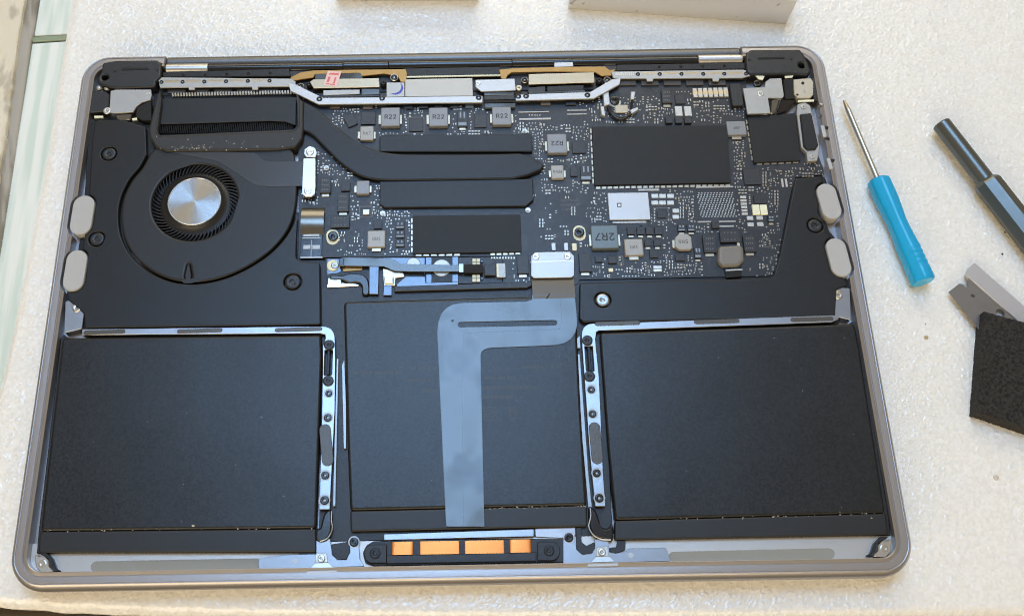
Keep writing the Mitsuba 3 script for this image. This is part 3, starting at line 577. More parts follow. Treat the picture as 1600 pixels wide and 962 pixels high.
# ---------------- silver clip of the fan cable and other board brackets
z = 12.9 * MM
k = add(L + 'cable_clip', slab(poly([(474, 247), (493, 247), (493, 292), (492, 303), (487, 307), (477, 307), (472, 303), (472, 292)], z, .4 * MM), z - .6 * MM, z, .12 * MM), 'mat_silver')
add(k + '__ear', slab(poly([(476, 233), (484, 228), (492, 231), (495, 238), (493, 246), (478, 245), (475, 240)], z - .5 * MM, .3 * MM), ZB, z - .5 * MM, .1 * MM), 'mat_silver')
screw(k, 484, 236.5, 6, z + .1 * MM, 'mat_steel'); screw(k, 480.5, 298, 6, z + .35 * MM, 'mat_steel')
z = 12.6 * MM
k = add(L + 'battery_clamp', slab(poly([(836, 394), (890, 393), (897, 400), (897, 430), (893, 433), (834, 434), (830, 430), (830, 400)], z, .3 * MM), z - .6 * MM, z, .1 * MM), 'mat_white_metal')
add(k + '__step', slab(poly([(831, 408.5), (896, 407.5), (896, 408.3), (831, 409.3)], z), z - .1 * MM, z + .12 * MM, .02 * MM), 'mat_silver')
for x in (837.5, 887): screw(k, x, 400.5, 5.6, z + .35 * MM, 'mat_steel')
# left flex loop and its connector
P('mat_loop', (0.16, 0.15, 0.13), 0.22, metal=0.8)
ya, yb = xy(488, 322, 12 * MM)[1], xy(488, 365, 12 * MM)[1]; xc = xy(488, 345, 12 * MM)[0]
lp = [(xc, ya + (yb - ya) * t, (10.4 + 1.9 * math.sin(math.pi * min(1, t * 1.02)) ** .7) * MM) for t in np.linspace(0, 1, 18)]
add(L + 'speaker_flex', ribbon(lp, 8.8 * MM, .15 * MM, [1, 0, 0]), 'mat_loop', smooth=40)
z = 10.9 * MM
k = add(L + 'speaker_connector', slab(rect(470, 366, 503, 402, z, .2 * MM), ZB, z, .1 * MM), 'mat_black_gloss')
for x0, y0, x1, y1 in [(474, 366, 499, 369), (472, 371, 501, 372.4), (474, 383, 485, 389), (488, 383, 500, 389), (486, 375, 487, 400), (469, 401, 504, 403.4)]:
    add(k + '__contact', slab(rect(x0, y0, x1, y1, z), z - .1 * MM, z + .1 * MM, .03 * MM), 'mat_satin')
# right hand flex pillow with dark tail
z = 12.3 * MM
k = add(L + 'flex_pillow', slab(poly([(1123, 384), (1157, 382), (1162, 386), (1163, 407), (1155, 415), (1130, 416), (1122, 408)], z, 1.5 * MM), ZB, z, prof=[(0, z - .8 * MM), (.2 * MM, z - .35 * MM), (.6 * MM, z - .08 * MM), (1.1 * MM, z)]), 'mat_pillow', smooth=50)
add(k + '__tail', slab(poly([(1130, 413), (1157, 411), (1159, 432), (1135, 434)], 11 * MM), ZB, 11 * MM, .1 * MM), 'mat_black_gloss')
add(k + '__tail_edge', slab(poly([(1134, 421), (1160, 420), (1160, 422), (1134, 423)], 11.1 * MM), 10.9 * MM, 11.1 * MM, .02 * MM), 'mat_tin')
# coax pair near the top of the board
z = 11.4 * MM
for off, a, b in ((0, (948, 150), (989, 152)), (4, (953, 168), (992, 173))):
    pl = spline([a, (949 + off, 165), (957 + off * .6, 180 - off * .4), (970, 186.5 - off), (981, 182 - off), (986, 170), b] if not off else [a, (958, 178), (970, 183.5), (982, 181.5), b], 6, False)
    add(L + 'antenna_cable', tube([at(x, y, z) for x, y in pl], .42 * MM, 9), 'mat_black_gloss', smooth=60)
for p in ([(986, 143), (993, 143), (991, 155), (985, 155)], [(984, 172), (996, 167), (998, 171), (987, 178)], [(942, 142), (951, 141), (953, 163), (944, 166)], [(938, 166), (944, 166), (946, 181), (940, 179)]):
    add(L + 'antenna_plug', slab(poly(p, 12 * MM, .2 * MM), ZB, 12 * MM, .2 * MM), 'mat_white_metal')
add(L + 'antenna_plug', slab(rect(961, 164, 981, 176, ZB + .7 * MM, .2 * MM), ZB, ZB + .7 * MM, .1 * MM), 'mat_gold_pale')
k = add(L + 'standoff', slab(circ(961, 160, 9, ZB + .5 * MM), ZB, ZB + .5 * MM, .1 * MM), 'mat_tin'); screw(k, 961, 156, 7.5, ZB + 1.6 * MM, 'mat_black_gloss')
add(L + 'side_connector', slab(rect(1142, 130, 1160, 165, 12.4 * MM, .8 * MM), ZB, 12.4 * MM, .2 * MM), 'mat_black', smooth=30)

# ---------------- battery connector bay under the board's lower left edge
k = L + 'connector_bay'
z = 9.9 * MM
add(k, slab(poly([(508, 404), (662, 402), (662, 444), (640, 446), (510, 450)], z, .2 * MM), 8.6 * MM, z, .1 * MM), 'mat_black')
def cb(nm, pts, z0, z1, m, r=.1, b=.1, **kk): return add(k + '__' + nm, slab(poly(pts, z1 * MM, r * MM), z0 * MM, z1 * MM, b * MM), m, **kk)
cb('top_plate', [(598, 402.5), (664, 402.5), (664, 419), (628, 419), (612, 412), (598, 412)], 9.8, 10.1, 'mat_bay')
cb('plug', [(512, 434), (518, 431), (533, 434), (534, 444), (520, 447), (511, 444)], 9.8, 11.0, 'mat_silver', r=.4, b=.35)
cb('corner_plate', [(511, 404), (533, 404), (533, 424), (526, 427), (511, 428)], 9.8, 10.1, 'mat_bay')
cb('gilt_contact', [(534, 414), (566, 413), (566, 422), (536, 424)], 9.9, 10.4, 'mat_gold')
cb('post', [(577, 416), (592, 416), (591, 459), (577, 459)], 8.2, 11.6, 'mat_bay', b=.15)
cb('gilt_bracket', [(598, 420), (628, 422), (632, 432), (618, 434), (617, 446), (600, 446)], 9.8, 10.8, 'mat_gold_pale')
cb('barrel', [(600, 432), (615, 432), (615, 443), (601, 443)], 10.5, 11.6, 'mat_gold_pale', b=.4)
cb('foot', [(600, 446), (612, 446), (612, 461), (599, 461)], 8.2, 11.0, 'mat_bay')
cb('edge_strip', [(511, 440), (560, 444), (560, 446.5), (511, 449)], 9.6, 10.6, 'mat_steel')
cb('rail_plate', [(620, 444), (634, 432), (664, 432), (665, 442), (716, 440), (716, 446), (620, 448)], 9.2, 10.4, 'mat_bay')
cb('board_tray', [(664, 402), (785, 401), (785, 442), (664, 444)], 8.8, 9.9, 'mat_board')
cb('clip_frame', [(665, 402), (716, 401), (716, 440), (666, 442)], 9.0, 10.3, 'mat_bay', b=.1)
cb('clip_bar', [(674, 401.5), (707, 401), (707, 441), (674, 441.5)], 10.2, 10.55, 'mat_pipe')
for (x, y, r), m in (((520, 414, 9.5), 'mat_cream'), ((646, 412, 11), 'mat_white_metal'), ((690, 418, 14.5), 'mat_white_metal')):
    add(k + '__washer', slab(circ(x, y, r, 10.8 * MM), 9.8 * MM, 10.8 * MM, prof=[(0, 10.5 * MM), (.3 * MM, 10.8 * MM)]), m, smooth=30)
screw(k, 523, 414, 6, 11.1 * MM, 'mat_rail', drive=.25)
# black sheathed loop
zs_ = 11.5 * MM
sh = poly(spline([(514, 434), (519, 429), (533, 430), (545, 427), (560, 427), (571, 431), (576.5, 441), (576.5, 459), (566, 459), (565, 447), (558, 441), (546, 442), (534, 437), (520, 437)], 4), zs_)
add(k + '__sheath', slab(sh, 10.2 * MM, zs_, prof=[(0, zs_ - .7 * MM), (.15 * MM, zs_ - .3 * MM), (.45 * MM, zs_ - .05 * MM)]), 'mat_black_gloss', smooth=50)
# flat flex over the bay (two straight runs and a fold) and its connector
z = 12.0 * MM
cz = L + 'sensor_flex'
add(cz, slab(poly([(530, 404), (536, 402), (606, 403), (617, 406), (625, 412), (722, 414), (722, 424), (640, 424), (616, 423), (600, 416), (538, 415), (531, 414)], z, .2 * MM), z - .25 * MM, z, .08 * MM), 'mat_flex')
add(cz + '__fold', slab(poly([(529, 403), (538, 402), (538, 416), (530, 415)], 12.2 * MM, .2 * MM), 10.5 * MM, 12.2 * MM, .3 * MM), 'mat_black_gloss', smooth=30)
add(cz + '__stiffener', slab(poly([(717, 412), (724, 412), (724, 425), (717, 425)], 12.15 * MM), 11.9 * MM, 12.15 * MM, .05 * MM), 'mat_rail')
add(cz + '__black_tape', slab(poly([(724, 413), (755, 413), (755, 426), (725, 426)], 12.1 * MM), 11 * MM, 12.1 * MM, .08 * MM), 'mat_matte')
add(cz + '__plug', slab(poly([(756, 414), (768, 414), (774, 407), (775, 430), (757, 430)], 11.6 * MM, .2 * MM), 10 * MM, 11.6 * MM, .15 * MM), 'mat_black')
add(L + 'flex_socket', slab(rect(776, 411, 790, 433, 11.2 * MM, .2 * MM), 9.9 * MM, 11.2 * MM, .15 * MM), 'mat_satin')
add(L + 'flex_socket__contact_row', slab(rect(776, 412, 779, 432, 11.4 * MM), 11 * MM, 11.35 * MM, .05 * MM), 'mat_cream')
for y in (404, 410, 429, 435):
    for x in (738, 744.5): cap(x, y, x + 5.5, y + 5, 'mat_cream', th=.5)
for y in (408, 435): add(L + 'board_pin', slab(circ(753, y, 2.3, 10.6 * MM, 14), 9.8 * MM, 10.6 * MM, .1 * MM), 'mat_black_gloss')
for i in range(9): cap(767 + i * 4.4, 401.3, 769.4 + i * 4.4, 404, 'mat_tin', th=.3, name='solder_pad')
z = 11.4 * MM
add(L + 'cross_bar', slab(poly([(616, 447), (830, 440), (831, 446), (824, 449), (616, 455)], z, .2 * MM), 8.2 * MM, z, .2 * MM), 'mat_black', smooth=30)

# ---------------- batteries
def dust(key, pts, seed, z, s0=.5, s1=1.3, mat='mat_dust'):
    rr = random.Random(seed); ms = []
    for x, y in pts:
        s = rr.uniform(s0, s1); q = Polygon([xy(x + s * rr.uniform(.5, 1.2) * math.cos(a), y + s * rr.uniform(.4, 1) * math.sin(a), z) for a in (0, 1.2, 2.4, 3.6, 4.9)]).convex_hull
        ms.append(slab(q, z - .02 * MM, z + rr.uniform(.06, .2) * MM, .03 * MM))
    add(key + '__crumb', cat(ms), mat, kind='stuff')
def battery(top, strip, label, seam, seed):
    z = ZBAT; PB = [(0, z - .9 * MM), (.15 * MM, z - .4 * MM), (.5 * MM, z - .1 * MM), (.9 * MM, z)]
    k = add(L + 'battery_cell', slab(poly(top, z, 1.4 * MM), 8.2 * MM, z, prof=PB), 'mat_battery', smooth=50, label=label)
    zs = z - .3 * MM
    add(k + '__sealed_edge', slab(poly(strip, zs, .8 * MM), 8.2 * MM, zs, prof=[(0, zs - .4 * MM), (.2 * MM, zs - .1 * MM), (.5 * MM, zs)]), 'mat_battery_edge', smooth=50)
    (x0, y0), (x1, y1) = seam; rr = random.Random(seed); pts = []
    for _ in range(26):
        t = rr.random(); pts.append((x0 + (x1 - x0) * t, y0 + (y1 - y0) * t + rr.gauss(0, .8)))
    dust(k, pts, seed, z)
    dust(k, [(rr.uniform(min(a for a, _ in top) + 10, max(a for a, _ in top) - 10), rr.uniform(min(b for _, b in top) + 10, max(b for _, b in top) - 10)) for _ in range(14)], seed + 1, z, .3, .7)
    return k
battery([(97, 527), (502, 523), (503, 560), (494, 825), (63, 829)], [(62, 829.5), (494, 825.5), (494, 862), (60, 863)], 'left black battery cell', ((66, 829), (490, 825)), 1)
mid = battery([(537, 471), (831, 463), (899, 461), (902, 520), (908, 640), (917, 789), (547, 797), (543, 700)], [(547, 797.5), (917, 789.5), (918, 822), (548, 830)], 'middle black battery cell under the grey ribbon', ((760, 794), (915, 790)), 2)
right = battery([(937, 519), (1336, 505), (1343, 540), (1384, 801), (961, 812), (950, 700)], [(961, 812.5), (1384.5, 801.5), (1388, 835), (960, 843)], 'right black battery cell', ((965, 812), (1380, 802)), 3)
dust(right, [(1362, 809)], 4, ZBAT, 1.8, 2.2, 'mat_debris'); dust(L + 'battery_cell', [(302, 821)], 6, ZBAT, 2.2, 2.8)
for key, pts in ((L + 'battery_cell', [(99, 522), (95, 527), (60, 829), (57, 864), (72, 864), (110, 530)]), (right, [(1332, 502), (1338, 503), (1388, 801), (1392, 836), (1376, 836), (1326, 506)])):
    add(key + '__side_flap', slab(poly(pts, 10.6 * MM, .2 * MM), 8.1 * MM, 10.6 * MM, .3 * MM), 'mat_battery_edge')  # dark flap added to black out the gap beside the rim
# faint print of the middle cell
z = ZBAT
pr = [words('5100mAh', 779, 575.5, z, 1.7 * MM)]
rr = random.Random(8)
for x0, x1, y in [(816, 876, 573), (757, 806, 590.5), (757, 838, 605), (757, 818, 620), (553, 628, 582), (640, 682, 575), (637, 682, 594), (660, 682, 610)]:
    x = x0
    while x < x1:
        w = rr.uniform(1.5, 3.6); h = rr.choice([2.4, 2.4, 3.2]); pr.append(slab(rect(x, y - h, x + w, y + 2.4, z), z - .02 * MM, z + .012 * MM, 0)); x += w + (1.1 if rr.random() < .8 else 4)
add(mid + '__print', cat(pr), 'mat_ink_tan')
sq = rect(756, 636, 776, 657, z); ring = circ(766, 646.5, 7.5, z, 24)
add(mid + '__symbol', cat([slab(sq.difference(sq.buffer(-.28 * MM)), z - .02 * MM, z + .012 * MM, 0), slab(ring.difference(ring.buffer(-.3 * MM)), z - .02 * MM, z + .012 * MM, 0), slab(poly([(761, 651), (770, 641), (771.5, 642), (762.5, 652)], z), z - .02 * MM, z + .014 * MM, 0)]), 'mat_ink_tan')
add(mid + '__symbol', cat([slab(poly([(794, 640), (808, 639), (806, 654), (797, 655)], z).difference(poly([(796.5, 643), (805.5, 642.5), (804, 652), (799, 652.5)], z)), z - .02 * MM, z + .012 * MM, 0), slab(poly([(792, 636), (809, 635), (809, 637), (792, 638)], z), z - .02 * MM, z + .012 * MM, 0)]), 'mat_ink_tan')

# ---------------- ribbon cable over the middle battery
z = ZBAT + .42 * MM
slot = LineString([xy(720, 507, z), xy(866, 504, z)]).buffer(1.05 * MM)
corner = lambda a, b, c, n=6: [((1 - t) ** 2 * a[0] + 2 * t * (1 - t) * b[0] + t * t * c[0], (1 - t) ** 2 * a[1] + 2 * t * (1 - t) * b[1] + t * t * c[1]) for t in np.linspace(0, 1, n)]
ct = [(831, 461), (898, 460)] + corner((901, 490), (908, 535), (868, 539)) + corner((768, 543), (751, 544), (751, 556)) + [(757, 822), (697, 822)] + corner((683, 520), (683, 474), (722, 473)) + [(822, 471), (831, 468)]
k = add(L + 'ribbon_cable', slab(poly(ct, z).difference(slot), z - .22 * MM, z, .06 * MM), 'mat_flex')
zs = np.linspace(0, 1, 8); ya, yb = xy(864, 432, 12.4 * MM)[1], xy(864, 466, 12.4 * MM)[1]; xa = (xy(831.5, 448, 12.4 * MM)[0] + xy(898, 448, 12.4 * MM)[0]) / 2; wa = xy(898, 448, 12.4 * MM)[0] - xy(831.5, 448, 12.4 * MM)[0]
add(k + '__bend', ribbon([(xa, ya + (yb - ya) * t, (11.2 + 1.25 * t ** .6) * MM) for t in zs], wa, .16 * MM, [1, 0, 0]), 'mat_flex_tan', smooth=40)
def line(pts, w=.14): return LineString([xy(a, b, z) for a, b in pts]).buffer(w * MM / 2, cap_style='flat')
add(k + '__edge_line', slab(line([(724, 821), (722, 600), (724, 520), (880, 514)] + corner((872, 514), (878, 512), (877, 500)) + [(876, 440 + 26)]), z - .02 * MM, z + .03 * MM, 0), 'mat_flex_dark')
add(k + '__scratch', slab(cat_p := poly([(853, 466), (858.5, 458), (859.5, 459), (855, 467)], 12.5 * MM), 12.3 * MM, 12.56 * MM, 0), 'mat_matte')
add(k + '__speck', slab(circ(707, 501, 2.2, z, 10), z - .01 * MM, z + .05 * MM, 0), 'mat_ink')

# ---------------- rails between the batteries
def rail(flip, screws, name_label):
    """The right rail's outline; the left one is the same part mirrored."""
    z = 12.3 * MM
    X = lambda x, y: (x, y)
    if not flip:
        hor = [(921, 506), (1308, 492), (1311, 498), (1300, 503), (936, 516)]
        ver = [(909, 530)] + corner((909, 522), (910, 506), (926, 505)) + [(940, 505.5), (938, 515), (932, 518), (930, 530), (936, 590), (939, 660), (942, 735), (946, 790), (930, 790), (921, 700), (914, 600)]
    else:
        hor = [(128, 514), (505, 509.5), (507, 520), (128, 523)]
        ver = [(500, 510)] + corner((508, 510), (521, 512), (523, 526)) + [(524, 560), (523, 640), (520, 700), (515, 795), (499, 795), (502, 700), (504, 600), (504.5, 540), (509, 528), (508, 522), (502, 521)]
    p = poly(ver, z, .15 * MM).union(poly(hor, z))
    for kind, x, y, r in screws:
        if kind == 'slot': p = p.difference(rect(x - 6.5, y - 20, x + 6.5, y + 20, z, .4 * MM))
    k = add(L + 'battery_rail', slab(p, z - 1.2 * MM, z, .12 * MM), 'mat_rail', label=name_label)
    for kind, x, y, r in screws:
        if kind == 'big': screw(k, x, y, r, z + .7 * MM, 'mat_black', drive=.28)
        elif kind == 'small':
            add(k + '__washer', slab(circ(x, y, r + 2.2, z), z - .1 * MM, z + .12 * MM, .05 * MM), 'mat_satin'); screw(k, x, y, r, z + .5 * MM, 'mat_black_gloss', drive=.35)
        elif kind == 'slot': add(k + '__spring', slab(rect(x - 2.2, y - 19, x + 2.2, y + 19, z - .3 * MM, .2 * MM), z - 1 * MM, z - .3 * MM, .2 * MM), 'mat_pipe', smooth=30)
        elif kind == 'pad': add(k + '__adhesive_pad', slab(pill(x - 2, y - 24, x + 2, y + 24, r, z), z - .1 * MM, z + .25 * MM, .15 * MM), 'mat_tape')
    return k
rr_k = rail(False, [('big', 918, 531, 8.3), ('slot', 921, 560, 0), ('big', 921.5, 587, 8.6), ('small', 924, 608, 6), ('small', 926, 646, 6.2), ('pad', 931, 692, 9), ('small', 932.5, 738.5, 6.5), ('small', 936.5, 777.5, 7)], 'silver rail right of the middle battery with the black screws')
rl_k = rail(True, [('big', 514, 538, 8.3), ('slot', 513, 566, 0), ('big', 512.5, 594, 8.6), ('small', 513.5, 614, 5.5), ('small', 512, 652, 6.2), ('pad', 510, 695, 9), ('small', 508, 742, 6.5), ('small', 507, 781, 7)], 'silver rail left of the middle battery')
for key, lst in ((rl_k, [(131, 195, 518.5), (277, 347, 516.5), (430, 503, 514.5)]), (rr_k, [(930, 1000, 505), (1085, 1155, 502), (1236, 1302, 498.5)])):
    for x0, x1, y in lst:
        s = -.028; zz = 12.4 * MM
        add(key + '__tape_pad', slab(LineString([xy(x0 + 3, y + (x1 - x0) * .014, zz), xy(x1 - 3, y - (x1 - x0) * .014, zz)]).buffer(.85 * MM), 12.2 * MM, zz + .05 * MM, .15 * MM), 'mat_tape')
# side edges of the battery wells
P('mat_bay', (0.13, 0.15, 0.18), 0.33, metal=0.95)
P('mat_well', (0.30, 0.32, 0.33), 0.4, metal=0.8)
for pts in ([(899, 553), (906, 553), (920, 745), (925, 792), (919, 792), (904, 620)], [(526, 560), (529, 560), (526, 700), (524, 790), (520, 790)], [(534, 570), (538, 562), (541, 640), (541, 700), (537, 700)]):
    add(L + 'well_edge', slab(poly(pts, 11.4 * MM), 8.2 * MM, 11.4 * MM, .1 * MM), 'mat_well')
add(L + 'well_edge', slab(poly([(899, 531), (906, 524), (907, 543), (899, 544)], 11.4 * MM), 8.2 * MM, 11.4 * MM, .1 * MM), 'mat_well')
# dark glossy hooks at the feet of the rails
z = 12.0 * MM
def hook(pts, edge, lab):
    k = add(L + 'battery_hook', slab(poly(spline(pts, 4), z), 8.3 * MM, z, prof=[(0, z - .8 * MM), (.2 * MM, z - .3 * MM), (.6 * MM, z)]), 'mat_black_gloss', smooth=50, label=lab)
    add(k + '__rim', tube([at(a, b, z - .1 * MM) for a, b in spline(edge, 4, False)], .22 * MM, 8), 'mat_steel', smooth=60)
hook([(921, 790), (931, 797), (936, 810), (940, 822), (950, 824), (957, 815), (958, 843), (944, 842), (930, 838), (922, 824), (920, 805)], [(922, 793), (923, 806), (920, 822), (927, 835), (940, 842), (954, 843)], 'dark glossy hook at the foot of the right rail')
hook([(516, 795), (507, 801), (503, 812), (500, 824), (494, 826), (493, 842), (502, 846), (512, 842), (518, 828), (519, 808)], [(518, 798), (518, 812), (519, 826), (512, 840), (500, 845)], 'dark glossy hook at the foot of the left rail')

# ---------------- front bay
z = 9.4 * MM
yb = xy(700, 888, z)[1]
add(L + 'front_panel', slab(box(-W / 2 + 6.1 * MM, -H / 2 + 6.1 * MM, W / 2 - 6.1 * MM, xy(700, 838, z)[1]), 8.06 * MM, z, 0), 'mat_alu_raw')
for x0, y0, x1, y1, s in ((150, 884.5, 400, 880, 5), (1053, 869.5, 1296, 864, 7)):
    a, b = xy(x0, y0, z), xy(x1, y1, z); add(L + 'front_panel__adhesive_strip', slab(LineString([a, b]).buffer(1.75 * MM), z - .1 * MM, z + .12 * MM, .06 * MM), 'mat_strip')
z = 11.0 * MM
def plate(pts, label):
    return add(L + 'front_bracket', slab(poly(pts, z, .25 * MM), 9.3 * MM, z, .1 * MM), 'mat_rail', label=label)
pl_ = plate([(404, 872), (450, 866), (494, 865), (494, 842), (516, 841), (519, 866), (527, 874), (541, 874), (547, 862), (546, 843), (549, 837), (556, 837), (560, 843), (562, 872), (568, 881), (568, 884), (404, 890)], 'left silver bracket below the left rail')
pr_ = plate([(880, 838), (884, 832), (893, 832), (898, 838), (901, 858), (910, 866), (925, 864), (930, 855), (929, 842), (951, 840), (952, 862), (962, 864), (976, 861), (982, 856), (1040, 855), (1045, 866), (1048, 876), (880, 880), (880, 872)], 'right silver bracket below the right rail')
for k, x, y, x2, y2 in ((pl_, 502, 872, 503, 889), (pr_, 941, 862, 942, 878)):
    add(k + '__tab', slab(poly([(x - 9, y - 8), (x + 8, y - 9), (x + 11, y + 6), (x - 10, y + 7)], z + .5 * MM, .5 * MM), z - .1 * MM, z + .5 * MM, .15 * MM), 'mat_tin', smooth=30)
    add(k + '__foot', slab(poly([(x - 10, y + 7), (x + 11, y + 6), (x + 20, y + 15), (x - 18, y + 16)], z + .25 * MM, .1 * MM), z - .1 * MM, z + .25 * MM, .1 * MM), 'mat_silver')
    add(k + '__pad', slab(poly([(x2 - 24, y2 + 2.5), (x2 + 24, y2 + 1), (x2 + 24, y2 + 5), (x2 - 24, y2 + 6.5)], 12.9 * MM, .2 * MM), 12.3 * MM, 12.9 * MM, .1 * MM), 'mat_white_metal')
    screw(k, x, y, 6, z + 1.0 * MM, 'mat_steel')
for k, x, y in ((pl_, 553, 846), (pr_, 889, 839)):
    add(k + '__washer', slab(circ(x, y, 9, z), z - .1 * MM, z + .2 * MM, .1 * MM), 'mat_white_metal'); screw(k, x, y, 7.2, z + .8 * MM, 'mat_black_gloss')
for k, x, y in ((pl_, 460.5, 875.5), (pr_, 985.5, 867)): add(k + '__dot', slab(circ(x, y, 4.4, z), z - .05 * MM, z + .08 * MM, .03 * MM), 'mat_white_metal')
# black plates standing in for the dark gaps beside the brackets
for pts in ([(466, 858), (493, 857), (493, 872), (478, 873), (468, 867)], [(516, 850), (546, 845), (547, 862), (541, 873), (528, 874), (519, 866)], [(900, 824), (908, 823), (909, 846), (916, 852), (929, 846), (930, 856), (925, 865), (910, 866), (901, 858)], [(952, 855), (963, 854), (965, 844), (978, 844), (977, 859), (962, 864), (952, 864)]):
    add(L + 'front_panel__dark_gap_plate', slab(poly(pts, 10.6 * MM, .3 * MM), 9.3 * MM, 10.6 * MM, .1 * MM), 'mat_black')
# contact bridge with copper contacts
z = 12.2 * MM
tp = poly([(582, 844), (640, 840), (880, 840), (896, 850), (899, 866), (890, 877), (584, 883), (570, 878), (566, 862), (572, 850)], z, 1.2 * MM)
k = add(L + 'contact_bridge', slab(tp, 8.2 * MM, 10.6 * MM, .3 * MM), 'mat_black')
add(k + '__bar', slab(poly([(604, 867), (838, 862), (838, 876), (604, 880)], 11.6 * MM, .2 * MM), 9 * MM, 11.6 * MM, .2 * MM), 'mat_black')
for x, y, s in ((586, 864, -1), (858, 860, 1)):
    e = [(x - s * 18, y - 14), (x + s * 4, y - 14)] + corner((x + s * 4, y - 14), (x + s * 17, y - 13), (x + s * 17, y)) + corner((x + s * 17, y), (x + s * 16, y + 15), (x + s * 3, y + 15)) + [(x - s * 18, y + 15)]
    add(k + '__end_block', slab(poly(e, 11.9 * MM), 9 * MM, 11.9 * MM, .2 * MM), 'mat_black', smooth=30); screw(k, x, y, 8.4, 12.3 * MM, 'mat_pipe')
for x0, x1, y in ((612, 646, 856), (657, 717, 855), (727, 787, 854), (796, 830, 852.5)):
    w = (xy(x1, y, 11.6 * MM)[0] - xy(x0, y, 11.6 * MM)[0]); c = at((x0 + x1) / 2, y, 11.6 * MM)
    pr_x = [(-w / 2, 10.4), (-w / 2 + .25 * MM, 11.3), (-w / 2 + .9 * MM, 11.65), (w / 2 - .9 * MM, 11.65), (w / 2 - .25 * MM, 11.3), (w / 2, 10.4)]
    add(k + '__copper_contact', ribbon([(c[0] + a, c[1], h * MM) for a, h in spline(pr_x, 4, False)], 4.3 * MM, .2 * MM, [0, 1, 0]), 'mat_copper', smooth=50)
add(L + 'front_strip', slab(poly([(600, 834), (834, 826), (834, 837), (600, 843)], 11.4 * MM, .2 * MM), 9 * MM, 11.4 * MM, .1 * MM), 'mat_rail')
add(L + 'front_strip', slab(poly([(836, 825), (899, 823), (899, 836), (880, 840), (837, 838)], 10.2 * MM, .2 * MM), 9 * MM, 10.2 * MM, .1 * MM), 'mat_alu')
# corner posts
for x, y, s in ((66, 880, 1), (1382, 856, -1)):
    z = 12.6 * MM
    e = [(x - s * 12, y - 20), (x - s * 7, y - 12), (x + s * 3, y - 11), (x + s * 9, y - 5), (x + s * 10, y + 5), (x + s * 19, y + 13), (x - s * 2, y + 14), (x - s * 10, y + 5)]
    k = add(L + 'corner_post', slab(poly(e, z, .4 * MM), 8.2 * MM, z, .2 * MM), 'mat_silver', smooth=30)
    screw(k, x, y, 7, z + .05 * MM, 'mat_steel', drive=.2, th=1.0)
    zz = 11.2 * MM
    add(k + '__guard', slab(poly([(x - s * 8, y - 18), (x + s * 6, y - 18), (x + s * 16, y - 8), (x + s * 22, y + 8), (x + s * 29, y + 11), (x + s * 19, y + 13), (x + s * 12, y + 6), (x + s * 9, y - 8)], zz, .2 * MM), 8.2 * MM, zz, .2 * MM), 'mat_black')
# side lugs with screws at mid height
for x, y, s in ((120, 480, 1), (1310, 460, -1)):
    z = 11.6 * MM
    k = add(L + 'side_lug', slab(poly([(x - s * 18, y - 10), (x + s * 9, y - 12), (x + s * 11, y + 12), (x + s * 8, y + 33), (x - s * 20, y + 40)], z, .4 * MM), 8.2 * MM, z, .15 * MM), 'mat_rail'); screw(k, x, y, 7.5, z + .5 * MM, 'mat_steel')

# ---------------- hinge side
yc = xy(700, 96, 8 * MM)[1]
def xcyl(x0, x1, yc_, zc, r, n=28): return along(lathe([(r * .93, 0), (r, .2 * MM), (r, x1 - x0 - .2 * MM), (r * .93, x1 - x0)], n), [x0, yc_, zc], [x1, yc_, zc])
P('mat_alu_dark', (0.15, 0.145, 0.14), 0.4, metal=0.8)
add(L + 'hinge_cover', xcyl(hx0 + .1 * MM, hx1 - .1 * MM, H / 2 - 1.5 * MM, 7.0 * MM, 3.0 * MM), 'mat_alu_dark', smooth=40)
yb_ = xy(700, 97, 11.4 * MM)[1]
xs = [xy(a, b, 11.4 * MM)[0] for a, b in ((259, 100), (325, 99), (536, 95), (607, 95), (800, 92), (1091, 88), (1160, 86))]
add(L + 'hinge_barrel', xcyl(xs[0], xs[1] - .05 * MM, yb_, 8.9 * MM, 2.6 * MM), 'mat_silver', smooth=40, label='silver hinge barrel at the left end')
add(L + 'hinge_barrel', xcyl(xs[5] + .05 * MM, xs[6], yb_, 8.9 * MM, 2.6 * MM), 'mat_silver', smooth=40, label='silver hinge barrel at the right end')
for a, b, r in ((1, 2, 2.45), (2, 3, 2.6), (3, 4, 2.5), (4, 5, 2.45)): add(L + 'hinge_sleeve', xcyl(xs[a] + .03 * MM, xs[b] - .03 * MM, yb_, 8.7 * MM, r * MM), 'mat_black_gloss', smooth=40)
# hinge blocks
z = 13.1 * MM
PX = [(0, z - .6 * MM), (.3 * MM, z - .15 * MM), (.8 * MM, z)]
k = add(L + 'hinge_block', slab(poly([(160, 98), (180, 94.5), (246, 93.5), (253, 99), (251, 121), (244, 127), (243, 136), (180, 138), (168, 136), (153, 131), (152, 122), (158, 112)], z, 1.1 * MM).difference(circ(164, 121, 4.8, z, 18)), 9 * MM, z, prof=PX), 'mat_black', smooth=40, label='left black hinge cover block')
add(k + '__ridge', slab(poly([(190, 106), (232, 106), (232, 109), (190, 110)], z + .2 * MM), z - .1 * MM, z + .25 * MM, .1 * MM), 'mat_matte')
for x, y in ((179, 111), (245, 109)): add(k + '__rivet', slab(circ(x, y, 2.2, z + .3 * MM, 12), z - .1 * MM, z + .3 * MM, .15 * MM), 'mat_pipe', smooth=30)
k = add(L + 'hinge_block', slab(poly([(1165, 84), (1172, 77.5), (1250, 77), (1257, 86), (1264, 100), (1268, 112), (1262, 118), (1240, 116), (1172, 117), (1166, 110)], z, 1.1 * MM).difference(circ(1253, 102, 4.8, z, 18)), 9 * MM, z, prof=PX), 'mat_black', smooth=40, label='right black hinge cover block')
